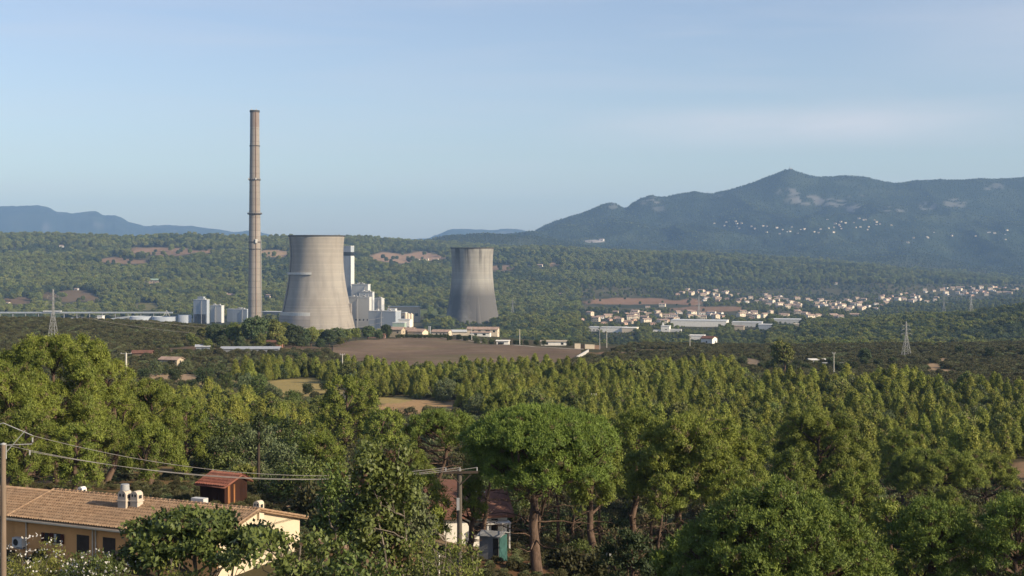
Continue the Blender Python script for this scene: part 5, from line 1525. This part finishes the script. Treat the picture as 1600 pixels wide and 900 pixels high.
# trees round the earth clearing on the scrub side
for px, D, k, s in ((207, 400, 0, 1.1), (225, 480, 2, 1.0), (243, 500, 0, 1.1), (257, 510, 2, .9), (272, 470, 2, 1.1), (292, 520, 0, 1), (318, 455, 2, 1.45), (330, 500, 0, 1.0), (345, 520, 2, .9), (300, 440, 2, .8), (355, 430, 1, .9), (373, 470, 2, .8), (282, 430, 2, .7), (233, 430, 2, .8), (432, 405, 2, .7), (455, 340, 1, 1.0), (404, 390, 1, 1.2), (424, 380, 0, 1.1), (480, 420, 2, .8), (508, 440, 2, .7)):
    place('BR', k, px, D, ['grey green rounded tree', 'green rounded tree', 'dark rounded holm oak'][k] + ' around the earth clearings below the scrub', 'scattered trees around the earth clearings', s=s)
# broadleaf thicket below the young pines
for i in range(34):
    px = 300 + (i * 37) % 210 + rnd.uniform(-8, 8); D = rnd.uniform(150, 235)
    k = rnd.choice([0, 0, 1, 2])
    place('BR', k, px, D, ['grey green', 'fresh green', 'dark'][k] + ' broadleaf tree in the thicket behind the wooden shed', 'broadleaf thicket behind the wooden shed', s=rnd.uniform(.75, 1.15))

# young pines: the nearest as individuals, the rest of the stand as one mass
def yp_mask(x, y, px, py):
    lo = np.interp(px, [150, 300, 480, 520, 700, 930, 1000, 1200, 1350, 1500, 1580, 1800], [320, 235, 240, 300, 345, 290, 250, 225, 200, 205, 250, 280])
    hi = np.interp(px, [150, 230, 300, 400, 550, 800, 930, 1000, 1150, 1180, 1250, 1400, 1800], [330, 380, 440, 540, 500, 500, 480, 540, 545, 430, 425, 420, 425])
    k = (y > lo) & (y < hi + 12 * fbm(x, y, 30, 2, 5))
    return k
x, y, px, r = jitter(190, 560, 150, 1800, 3.15, 5)
z = height(x, y); sx, sy = scr(x, y, z)
kk = r.integers(0, 6, len(x)); scl = (.46 + .78 * r.random(len(x))**1.3) * (1 + .25 * fbm(x, y, 50, 2, 8)); rot = r.uniform(0, 6.28, len(x))
hh = np.array([q[2] for q in YP])[kk] * scl
cm, _ = clear_mask(x, y, z)
cm2 = np.maximum(clear_mask(x, y, z + .3 * hh, near=.7, grow=1.15)[0], clear_mask(x, y, z + .6 * hh, near=.7, grow=1.15)[0]); cm3 = clear_mask(x, y, z + .95 * hh, near=.7, grow=1.1)[0]
ok = yp_mask(x, y, px, sy) & (cm < .2) & (cm2 < .3) & (cm3 < .5) & free(x, y) & (fbm(x, y, 38, 3, 71) > -0.42)
x, y, px, kk, scl, rot = x[ok], y[ok], px[ok], kk[ok], scl[ok], rot[ok]
order = np.argsort(y)
vis = (px > 180) & (px < 1640) & ~((px > 960) & (px < 1360) & (y < 235))
pick = [i for i in order if vis[i]][:280]
pset = np.zeros(len(x), bool); pset[pick] = True
def yp_words(a, d, k, s):
    size = 'tall' if s * YP[k][2] > 6.6 else 'short' if s * YP[k][2] < 4.6 else 'medium-high'
    form = ['slim', 'bushy', 'pointed', 'squat', 'broad', 'full'][k]
    where = ('behind the wooden shed and tiled house' if a < 520 else 'between the dry clearings and the flat crowned pines' if a < 800 else 'above the big umbrella pine' if a < 960 else 'above the wide dark pine of the middle'
             if a < 1180 else 'above the tall twin topped pine' if a < 1380 else 'above the low spreading pine pair' if a < 1560 else 'beside the bare earth slope')
    row = 'front row' if d < 250 else 'second ranks' if d < 300 else 'middle ranks'
    return f'{size} {form} young pine, {row} {where}'
for i in pick:
    k = int(kk[i]); s = float(scl[i]); w_ = yp_words(px[i], y[i], k, s)
    t, c = tree('young_pine', (float(x[i]), float(y[i]), H(x[i], y[i]) - .1), YP[k][0], YP[k][1], w_, 'young pine', 'young pines ' + w_.split(', ')[1], float(rot[i]), s)
    SRC.setdefault(('YP', k), c)
rest = ~pset
ysrc = [SRC[('YP', k)] for k in range(6)] + [SRC[('BR', 0)], SRC[('BR', 2)], SRC[('RP', 0)]]
mix_ = r.random(len(x)); kk = np.where(rest & (mix_ < .05), 6, np.where(rest & (mix_ < .09), 7, np.where(rest & (mix_ < .12), 8, kk))); scl = np.where(kk == 8, scl * .62, scl)
scatter('young_pine_forest', x[rest], y[rest], rot[rest], scl[rest], kk[rest], ysrc, 'dense stand of yellow green young pines stretching back to the ploughed field', 'forest')

# garrigue scrub on both ridges and undergrowth
for k, (px_, D_) in enumerate(((140, 600), (170, 640), (205, 620))):
    place('SB', k, px_, D_, 'low scrub bush on the dark heath near the concrete pole', 'scrub bushes near the concrete pole', s=1.2, name='bush', cat='bush')
ssrc = [SRC[('SB', k)] for k in range(3)]
x, y, px, r = jitter(420, 980, -150, 1800, 2.9, 15)
z = height(x, y); sx, sy = scr(x, y, z); cm, _ = clear_mask(x, y, z)
hi = np.interp(px, [-150, 300, 400, 560, 940, 1000, 1800], [980, 980, 900, 640, 640, 900, 980])
infield = (px > 515) & (px < 912) & (y > np.interp(px, fx, fnear) - 3) & (y < np.interp(px, fx, ffar) + 9)
ok = (y < hi) & ~infield & (cm < .3) & ~(yp_mask(x, y, px, sy)) & (fbm(x, y, 22, 3, 81) > -0.55) & ~((px > 270) & (px < 520) & (y < 640) & (r.random(len(x)) < .5))
x, y = x[ok], y[ok]
scatter('scrub', x, y, r.uniform(0, 6.28, len(x)), r.uniform(.5, 1.25, len(x)), r.integers(0, 3, len(x)), ssrc, 'dark low garrigue scrub covering the near ridges', 'scrub')
# undergrowth between the near trees
x, y, px, r = jitter(100, 430, -200, 1800, 2.6, 16)
z = height(x, y); cm, _ = clear_mask(x, y, z)
ok = (cm < .25) & (fbm(x, y, 16, 3, 82) > -0.25) & ((y > 150) | (px > 480)) & ~((px > 640) & (px < 800) & (y < 125)) & ((y < 240) | (px < 950) & (r.random(len(x)) < .35))
x, y = x[ok], y[ok]
scatter('undergrowth', x, y, r.uniform(0, 6.28, len(x)), r.uniform(.6, 1.3, len(x)), r.integers(0, 3, len(x)), ssrc, 'scrubby undergrowth between and below the near pines', 'undergrowth')

# dry weeds and litter on the bare ground
x, y, px, r = jitter(72, 165, -150, 1750, 1.0, 18)
ok = fbm(x, y, 7, 3, 84) > -.15
x, y = x[ok], y[ok]
scatter('dry_weeds', x, y, r.uniform(0, 6.28, len(x)), r.uniform(.10, .34, len(x)), r.integers(0, 3, len(x)), ssrc, 'low weeds and litter scattered over the bare earth under the pines', 'weeds', sink=.02)
# valley and hillside woods
wsrc = [SRC[('RP', k)] for k in (0, 1, 2, 3, 4)] + [SRC[('BR', 0)], SRC[('BR', 2)]]
KX = [(q[0], q[1], q[2], q[3] if len(q) > 3 else 110) for q in KEEP2 if q[1] > 950]
def keepfree(x, y):
    k = np.ones(len(x), bool); low = np.zeros(len(x), bool)
    for a, b, c, ln in KX:
        # nothing on the buildings themselves; only low growth along the open ground in front of them
        k &= ~((x - a)**2 + (y - b)**2 < (c + 1.5)**2)
        low |= (np.abs(x - a * y / b) < c * .62 + 3) & (y < b) & (y > b - ln - c)
    return k, low
def wood(name, y0, y1, px0, px1, sp, seed, label, smin, smax, dens=lambda x, y, px, sy: np.ones(len(x)), lit=1.0):
    x, y, px, r = jitter(y0, y1, px0, px1, sp, seed)
    z = height(x, y); sx, sy = scr(x, y, z); cm, _ = clear_mask(x, y, z)
    cm2, _ = clear_mask(x, y, z + 7); cm3, _ = clear_mask(x, y, z + 14)
    town = ((px > 905) & (sy > 446) & (sy < 500)) | ((px > 905) & (px < 1200) & (y > 1000) & (sy > 495))
    ok = (cliffs(sx, sy, y) * np.clip(fbm(x, y, 38, 4, 41) * 7 + 0.2, 0, 1) < .3) & (((cm < .25) & (cm2 < .4) & (cm3 < .5)) | (r.random(len(x)) < .035)) & (r.random(len(x)) < dens(x, y, px, sy))
    x, y, px, town = x[ok], y[ok], px[ok], town[ok]
    ok, low = keepfree(x, y); x, y, px, town, low = x[ok], y[ok], px[ok], town[ok], low[ok]
    f = fbm(x, y, 180, 3, seed + 3)
    lighter = r.random(len(x)) < np.clip(.55 * lit + f * 1.6, .05, .95)
    # tree kinds: indices into the source list
    li = r.choice([0, 1, 3, 0, 5], len(x)); di = r.choice([2, 4, 6, 4], len(x))
    idx = np.where(lighter, li, di)
    sc_ = r.uniform(smin, smax, len(x)) * np.where(idx >= 5, 1.7, 1.0) * np.where(town, .58, 1.0) * np.where(low, .42, 1.0)
    scatter(name, x, y, r.uniform(0, 6.28, len(x)), sc_, idx, wsrc, label, 'woodland', sink=.8)
    print(name, len(x))
def d_rise(x, y, px, sy):
    return np.where(y > np.interp(px, [1000, 1150, 1300, 1450, 1700], [1500, 1250, 1150, 1050, 1000]), 1.0, .7)
wood('woodland', 1000, 2050, 1000, 1800, 6.6, 31, 'dark wood on the nearer wooded rise behind the scrub crest', .7, 1.15, d_rise)
def d_valley(x, y, px, sy):
    ind = ((px > 90) & (px < 400) & (y > 1780) & (y < 2420)) | ((px > 470) & (px < 662) & (y > 1750) & (y < 2450)) | ((px > 650) & (px < 705) & (y > 1650) & (y < 1900)) | ((px > 420) & (px < 580) & (y > 1850) & (y < 2150))
    d = .55 + .9 * fbm(x, y, 130, 3, 91)
    d = np.where((px > 780) & (px < 900), 1.0, d)
    d = np.where((px > 900) & (sy > 516), .95, d)
    d = np.where((px > 905) & (sy < 518) & (sy > 452), .30 + .3 * fbm(x, y, 90, 2, 93), d)
    d = np.where((px > 665) & (px < 700) & (y > 1900), .9, d)
    d = np.where((px < 100) & (y < 2400), .6, d)
    return np.where(ind, 0.0, d)
wood('valley_trees', 1250, 2900, -250, 1150, 8.8, 32, 'scattered trees, copses and hedgerows of the valley floor', .75, 1.35, d_valley)
wood('valley_copses', 2050, 3300, 1150, 1850, 10, 36, 'copses and garden trees between the houses of the valley town', .7, 1.2, lambda x, y, px, sy: np.where(sy > 500, .8, .36 + .3 * fbm(x, y, 120, 2, 94)))
def d_hill(x, y, px, sy):
    d = .88 + .5 * fbm(x, y, 220, 3, 95)
    tw = (px > 905) & (sy > 452) & (sy < 500)
    d = np.where(tw, .25, d)
    d = np.where((px > 1420) & (sy > 444) & (sy < 462), .22, d)
    return d
wood('hillside_wood', 2900, 4150, -250, 1850, 10.6, 33, 'pine woods rolling over the hills behind the power station', .95, 1.6, d_hill, 1.25)
wood('upper_hillside_wood', 4150, 5900, -250, 1850, 15.5, 34, 'farther pine woods on the hill crests', 1.2, 1.9, d_hill, 1.25)
wood('mountain_wood', 5900, 9080, 500, 1850, 15, 35, 'hazy woods on the foot and slopes of the mountain', .4, .75, lambda x, y, px, sy: np.where(y > 8750, .75, .8 + .5 * fbm(x, y, 500, 3, 99)) * ((y < 7000) | (px > 800)), -.6)
#--NEXT5--
# ------------------------------------------------------------------ the large near trees, each grown by itself
def lobes_aleppo(r, h, w, base=.25, n=42, tall=1.35, sz=.085, shape=1.0):
    """loose irregular crown of upright sprays"""
    L = []
    for k in range(n):
        f = (k + .5) / n; a = k * 2.39996 + r.uniform(-.5, .5)
        z = base + (0.95 - base) * f**0.85
        env = (1 - ((z - .45) / .62)**2) if z > .45 else (1 - ((.45 - z) / .75)**2)
        rr = w * .5 * math.sqrt(max(env, .02)) * r.uniform(.45, .92)
        s = w * sz * r.uniform(.75, 1.35) * (1.15 - .35 * f)
        L.append((rr * math.cos(a), rr * math.sin(a), z * h - s * tall * .5, s, s, s * tall))
    for k in range(5):
        a = k * 1.3 + r.uniform(0, 1); rr = w * .14 * k / 4
        s = w * sz * r.uniform(.8, 1.1); L.append((rr * math.cos(a), rr * math.sin(a), h * r.uniform(.9, .97) - s * .7, s, s, s * tall * 1.1))
    return L
def lobes_canopy(r, h, w, thick, n=60, dome=.35, sz=.065, under=0.3, rough=.05):
    """umbrella pine: closed dome of small cushions above bare limbs"""
    L = []
    for k in range(n):
        f = math.sqrt((k + .5) / n); a = k * 2.39996 + r.uniform(-.15, .15)
        rr = w * .5 * f * .93 * r.uniform(.93, 1.04)
        s = w * sz * r.uniform(.8, 1.3)
        z = h - thick * dome * 2 * (1 - math.sqrt(max(0, 1 - (f * .96)**2))) * 1.0 - s * .75 + r.normal(0, rough * thick)
        L.append((rr * math.cos(a), rr * math.sin(a), z, s, s, s * .85))
        if f > .55 and r.random() < under * 2:
            d_ = r.uniform(.25, .9) * thick * (1 - dome)
            q = r.uniform(.82, .98)
            L.append((rr * q * math.cos(a + .1), rr * q * math.sin(a + .1), max(z - d_, h - thick * 1.05), s * 1.05, s * 1.05, s * .9))
    return L
def big(kind, px, D, top, wpx, label, seed, m=None, name=None, r0=None, thick=None, fork=None, rot=None, leaf=(.24, .062), dens=6.5, per=34, puff=.27, group=None, cat='tree', lean=(0, 0), **kw):
    p = at(px, D); h = (HZ - top) / F * D - p.z; w = wpx * D / F
    r = RR(seed)
    if kind == 'aleppo':
        lb = lobes_aleppo(r, h, w, **kw); wl = lb[::3]
        V, Q, Tn = foliage(seed, lb, dens, puff, per, leaf[0], leaf[1], up=1.0, low=-.05, flat=.75, dead=.04, inner=.04, taper=.4)
        tr = wood_for(seed, wl, h, r0 or .2 + h * .008, BARK, fork=fork or .3, lean=lean, twigs=3, snags=16, reach=w * .38)
    elif kind == 'umbrella':
        lb = lobes_canopy(r, h, w, thick or h * .4, **kw); wl = lb[::4]
        V, Q, Tn = foliage(seed, lb, dens, puff, per, leaf[0], leaf[1], up=1.0, low=-.02, flat=.7, dead=.02, inner=.04, taper=.3)
        tr = wood_for(seed, wl, h, r0 or .28, BARK, fork=fork or .42, lean=lean, twigs=5, top=.78, snags=22, reach=w * .42)
    else:
        lb = kw.pop('lobes')(r, h, w); wl = lb[::2]
        V, Q, Tn = foliage(seed, lb, dens, puff, per, leaf[0], leaf[1], up=kw.get('up', .25), low=-.8, flat=.75, dead=kw.get('dead', .03), shell=kw.get('shell', .7), inner=.25)
        tr = wood_for(seed, wl, h, r0 or .12, BARKG, fork=fork or .15, twigs=4, stems=kw.get('stems', 1), top=kw.get('ttop', .85))
    cr_ = fast_mesh('crown', V, Q, mats=[ML[m or kind]], tint=Tn)
    t, c = tree(name or {'aleppo': 'pine_tree', 'umbrella': 'umbrella_pine'}.get(kind, 'broadleaf_tree'), (p.x, p.y, p.z), cr_, tr, label, cat, group, rnd.uniform(0, 6.28) if rot is None else rot)
    return t
def near(kind, *a, **k): return big(kind, *a, **k)
# big pines behind the tiled house
near('aleppo', 88, 135, 522, 215, 'biggest bushy pine behind the tiled house, reaching past the scrub ridge', 201, n=60)
near('aleppo', 8, 126, 566, 150, 'bushy pine cut by the frame edge behind the timber pole', 202, n=44)
near('aleppo', 165, 142, 560, 120, 'pine leaning against the flank of the biggest bushy pine', 203, n=40)
near('aleppo', 235, 150, 594, 130, 'rounded pine halfway between the biggest pine and the wooden shed', 204, n=44)
near('aleppo', 290, 158, 622, 85, 'smaller rounded pine at the open end of the pine row near the wooden shed', 205, n=34)
near('aleppo', 120, 118, 662, 90, 'low pine with brownish skirt right behind the roof ridge', 206, n=30)
near('aleppo', 40, 116, 640, 100, 'dark low pine behind the lower wing of the tiled house', 207, n=30)
near('aleppo', 240, 132, 665, 100, 'low pine with bare lower limbs behind the paired roof chimneys', 208, n=30)
# middle distance single pines
near('aleppo', 545, 235, 586, 105, 'broad two headed pine standing alone in front of the dry clearing', 210, n=40, leaf=(.34, .12), per=14)
near('aleppo', 600, 200, 640, 80, 'pine lower down beside the two headed pine of the clearing', 211, n=30, leaf=(.34, .12), per=14)
near('aleppo', 790, 260, 612, 85, 'round pine peeping over the flat crown of the main umbrella pine', 212, n=34, leaf=(.34, .12), per=14)
near('aleppo', 655, 96, 740, 95, 'shaded pine overhanging the brown bungalow roof', 215, n=34)
near('aleppo', 735, 100, 742, 60, 'thin shaded pine between crossbar pole and garden cabin', 216, n=26, base=.5)
near('aleppo', 640, 150, 690, 90, 'dark pine between leafy tree and the flat crowned umbrella pine', 213, n=34)
near('aleppo', 500, 130, 678, 95, 'dark pine with dead brown twigs behind the leafy tree', 214, n=34)
# umbrella pines
near('umbrella', 845, 97, 639, 245, 'main umbrella pine with thick forked trunk and broad bright green dome', 220, thick=4.3, dome=.30, n=130, under=.42, rough=.022, sz=.07, dens=8, per=34, leaf=(.20, .05), puff=.22, r0=.36, lean=(-.6, 0), fork=.36, rot=0)
near('aleppo', 930, 107, 662, 100, 'yellower pine pressed against the main umbrella pine', 221, n=44, base=.5, fork=.3)
near('umbrella', 690, 108, 644, 125, 'flat crowned umbrella pine with pale bare forked limbs', 222, thick=2.6, n=46, dens=8, per=30, leaf=(.20, .05), puff=.22, fork=.35, r0=.24, rot=0, lean=(.6, 0))
near('umbrella', 752, 104, 690, 70, 'narrow shaded pine with dark slanting trunk beside the garden cabin', 223, m='aleppo', thick=2.5, n=24, lean=(.8, 0), r0=.2, rot=0)
near('aleppo', 992, 128, 636, 105, 'round topped pine in the gap next to the wide dark pine', 224, n=44, base=.5)
near('aleppo', 1085, 116, 643, 225, 'wide dark pine with bright yellow green shoulders in the middle of the grove', 225, n=72, base=.52, sz=.075, tall=1.0, fork=.25)
near('aleppo', 1165, 132, 668, 95, 'rounded pine tucked behind the wide dark pine', 226, n=36, base=.45)
near('aleppo', 1282, 150, 638, 175, 'tall twin topped pine rising above the grove', 227, n=58, base=.42, tall=1.1)
near('aleppo', 1240, 140, 700, 90, 'lower companion at the shaded foot of the twin topped pine', 228, n=26, base=.5)
near('aleppo', 1412, 178, 672, 105, 'light green pine between the twin topped pine and the low spreading pair', 229, n=34, base=.45)
near('aleppo', 1462, 165, 702, 160, 'first of the two low spreading pines, beside the light green one', 230, n=46, base=.58, tall=.8, sz=.08)
near('aleppo', 1540, 172, 704, 115, 'second low spreading pine, nearest the bare earth slope', 231, n=40, base=.55, tall=.8, sz=.085)
near('aleppo', 1330, 130, 735, 120, 'yellow green pine below the tall twin topped pine', 232, n=36, base=.45)
near('aleppo', 1480, 125, 765, 110, 'pine filling the dip behind the two small domed umbrella pines', 233, n=32, base=.5)
near('aleppo', 1585, 135, 770, 100, 'pine at the frame edge below the bare earth slope', 234, n=30)
for i, (px, D, top, w, lab) in enumerate(((872, 122, 712, 90, 'pine with slim bare stem just behind the main umbrella trunk'), (905, 128, 722, 80, 'slim pine with pale stem seen under the main umbrella dome'), (942, 124, 716, 90, 'pine with pale leaning stem near the lantern post'),
                                         (1012, 120, 705, 100, 'shaded pine between the lantern post and the wide dark pine'), (1045, 108, 742, 90, 'shaded pine before the trunk of the wide dark pine'), (1140, 112, 735, 100, 'shaded pine behind the great bottom dome'), (836, 112, 730, 60, 'thin stemmed pine crossing the main umbrella trunk'))):
    near('umbrella', px, D, top, w, lab, 240 + i, m='aleppo', thick=3.0, n=26, r0=.15)
# domes at the bottom
near('umbrella', 1218, 72, 774, 350, 'largest bright green pine dome, filling the bottom of the grove', 260, thick=6.2, n=125, dens=8, per=32, leaf=(.18, .05), puff=.19, dome=.42, under=.5, sz=.056, fork=.25)
near('umbrella', 1456, 78, 783, 150, 'small domed umbrella pine between the largest dome and the cut off dome', 261, thick=4.2, n=70, dens=8, per=34, leaf=(.18, .045), puff=.20, dome=.42, under=.5, fork=.25)
near('umbrella', 1592, 76, 781, 150, 'domed umbrella pine cut off by the frame edge', 262, thick=4.6, n=56, dens=8, per=34, leaf=(.18, .045), puff=.20, dome=.42, under=.5, fork=.25)
near('aleppo', 1392, 84, 772, 95, 'soft yellow green pine wedged between two bright domes', 263, n=38, leaf=(.26, .09))
near('aleppo', 1070, 80, 830, 110, 'dark bushy pine leaning out of the side of the largest dome', 264, n=34, leaf=(.26, .09), m='umbrella')
near('aleppo', 985, 88, 830, 100, 'dark drooping conifer under the pines near the lantern post', 265, n=40, m='dark', base=.05, tall=.7, leaf=(.28, .1))
# leafy trees in front
def lb_poplar(r, h, w):
    L = []
    for k in range(46):
        f = (k + .5) / 46; a = k * 2.4; rr = w * .5 * r.uniform(.15, .95) * (1.0 - .55 * f**2)
        s = w * r.uniform(.09, .14); L.append((rr * math.cos(a), rr * math.sin(a), h * (.12 + .84 * f) - s, s, s, s * 1.7))
    return L
def lb_spread(r, h, w, n=34):
    L = []
    for k in range(n):
        a = k * 2.4; f = math.sqrt((k + .5) / n); rr = w * .5 * f
        s = w * r.uniform(.06, .10); L.append((rr * math.cos(a), rr * math.sin(a), h * r.uniform(.72, .95) - f * h * .10 - s * .4, s * 1.25, s * 1.25, s * .55))
    return L
def lb_bush(r, h, w):
    return [(w * .5 * math.sqrt((k + .5) / 26) * math.cos(k * 2.4), w * .5 * math.sqrt((k + .5) / 26) * math.sin(k * 2.4), h * r.uniform(.45, .86), w * .12, w * .12, h * .14) for k in range(26)]
near('leafy', 592, 58, 676, 150, 'tall leafy tree with many upright slender branches in front of everything', 270, m='broad', lobes=lb_poplar, dens=6.5, per=18, leaf=(.19, .13), puff=.34, stems=4, up=.5, ttop=.7, r0=.08, dead=.04)
near('leafy', 645, 62, 752, 110, 'shorter leafy tree leaning towards the white bungalow', 271, m='olive', ttop=.7, lobes=lb_poplar, dens=6, per=16, leaf=(.16, .11), puff=.3, stems=3, up=.4, r0=.08)
near('leafy', 525, 62, 722, 100, 'leafy tree on the car side of the tallest leafy tree', 272, m='broad', ttop=.7, lobes=lb_poplar, dens=6, per=16, leaf=(.17, .12), puff=.3, stems=3, up=.4, r0=.09)
near('leafy', 308, 60, 777, 215, 'dark spreading fig-like tree hanging across the tiled house front', 273, m='broad', lobes=lb_spread, dens=6.5, per=17, leaf=(.24, .15), puff=.28, r0=.13, fork=.4, stems=2)
near('leafy', 445, 54, 806, 185, 'dark spreading tree with gaps over the sunlit gable wall', 274, m='broad', lobes=lambda r, h, w: lb_spread(r, h, w, 19), dens=5, per=14, leaf=(.23, .14), puff=.28, r0=.12, fork=.35, stems=2)
near('leafy', 550, 52, 846, 120, 'dark broad leaved bush at the feet of the leafy trees', 275, m='broad', lobes=lb_bush, dens=3.6, per=12, leaf=(.2, .13), puff=.3, stems=3, r0=.06)
near('leafy', 705, 54, 822, 115, 'yellow green arching shrub in front of the garden cabin', 276, m='light', lobes=lb_bush, dens=3.0, per=12, leaf=(.18, .07), puff=.3, stems=5, r0=.05, up=.1, name='shrub', cat='shrub')
ol = near('leafy', 55, 70, 848, 125, 'flowering oleander hedge bush by the timber pole, full of pale blossoms', 277, m='light', lobes=lb_bush, dens=4.0, per=14, leaf=(.2, .06), puff=.28, stems=5, r0=.04, up=.7, name='oleander', cat='shrub')
ol2 = near('leafy', 150, 68, 858, 100, 'darker oleander bush with white blossoms below the brown doors', 278, m='broad', lobes=lb_bush, dens=4.2, per=14, leaf=(.2, .07), puff=.28, stems=5, r0=.04, up=.5, name='oleander', cat='shrub')
near('leafy', 255, 56, 872, 130, 'pale green low shrub beneath the fig-like tree', 279, m='light', lobes=lb_bush, dens=3.6, per=12, leaf=(.16, .08), puff=.25, stems=4, r0=.04, name='shrub', cat='shrub')
for t, sd_, w_ in ((ol, 1, 125), (ol2, 2, 100)):
    r = RR(sd_); w = w_ * .5 * 69 / F
    d = unit(r.normal(size=(170, 3)) + np.array([0, -.8, .4])); hh = (HZ - (850 if sd_ == 1 else 860)) / F * 69 - t.location.z
    P = d * np.array([w * 1.05, w * 1.05, hh * .42]) + np.array([0, 0, hh * .62])
    P = np.repeat(P, 3, 0) + r.normal(size=(510, 3)) * .06
    c_, s_ = math.cos(-t.rotation_euler.z), math.sin(-t.rotation_euler.z)
    P = np.stack([P[:, 0] * c_ - P[:, 1] * s_, P[:, 0] * s_ + P[:, 1] * c_, P[:, 2]], 1)
    V, Q = cards(P, unit(r.normal(size=P.shape)), .11, .10, r, 1.0)
    link('blossoms', fast_mesh('blossoms', V, Q, mats=[PLASTIC]), t)['kind'] = 'stuff'
# shaded trees behind the car and shed
for i, (px, D, top, w, m_, lab) in enumerate(((470, 118, 716, 100, 'broad', 'green leafy tree standing right behind the parked car'), (430, 124, 742, 70, 'dark', 'dark leafy tree between the wooden shed and the parked car'), (520, 112, 758, 80, 'dark', 'shaded dark tree under the tall leafy tree'),
                                            (390, 140, 722, 70, 'olive', 'grey green tree at the ivy clad pole'), (445, 146, 690, 80, 'olive', 'grey green tree crown above the parked car tree'), (352, 150, 705, 70, 'broad', 'green tree top just above the wooden shed roof'))):
    near('leafy', px, D, top, w, lab, 290 + i, m=m_, lobes=lambda r, h, w: lobes_round(r, h, w, base=.2, n=22), dens=3.2, per=10, leaf=(.24, .16), puff=.36, r0=.14)
for i, px in enumerate((372, 386)):
    near('leafy', px, 126, 726, 26, ['round yellow flowering bush behind the shed roof', 'second round yellow flowering bush, closer to the ivy clad pole'][i], 300 + i, m='light', lobes=lb_bush, dens=4, per=12, leaf=(.2, .14), puff=.25, name='bush', cat='bush', r0=.05)
# pole with ivy
p = at(404, 130); zt = (HZ - 652) / F * 130 - p.z
t = empty('utility_pole', p, 0, 'dark pole with a clump of ivy round its top behind the shed', 'utility pole')
MB().bar((0, 0, -.5), (0, 0, zt), .16, .11, 9).build('shaft', SHUT, t)
V, Q, Tn = foliage(310, [(0, 0, zt - .9, .42, .42, 1.1), (.1, 0, zt - 2.3, .3, .3, .9)], 9, .2, 12, .2, .13)
link('ivy', fast_mesh('ivy', V, Q, mats=[ML['dark']], tint=Tn), t)

for i, (px, D, k, s_) in enumerate(((790, 138, 2, .8), (815, 142, 1, .9), (860, 134, 2, .75), (893, 140, 0, .7), (925, 136, 2, .85), (958, 138, 2, .8), (880, 108, 2, .45), (906, 104, 1, .4), (768, 128, 1, .8))):
    place('BR', k, px, D, 'low dark bush in the shade among the trunks of the umbrella pines', 'bushes among the umbrella pine trunks', s=s_, name='bush', cat='bush')
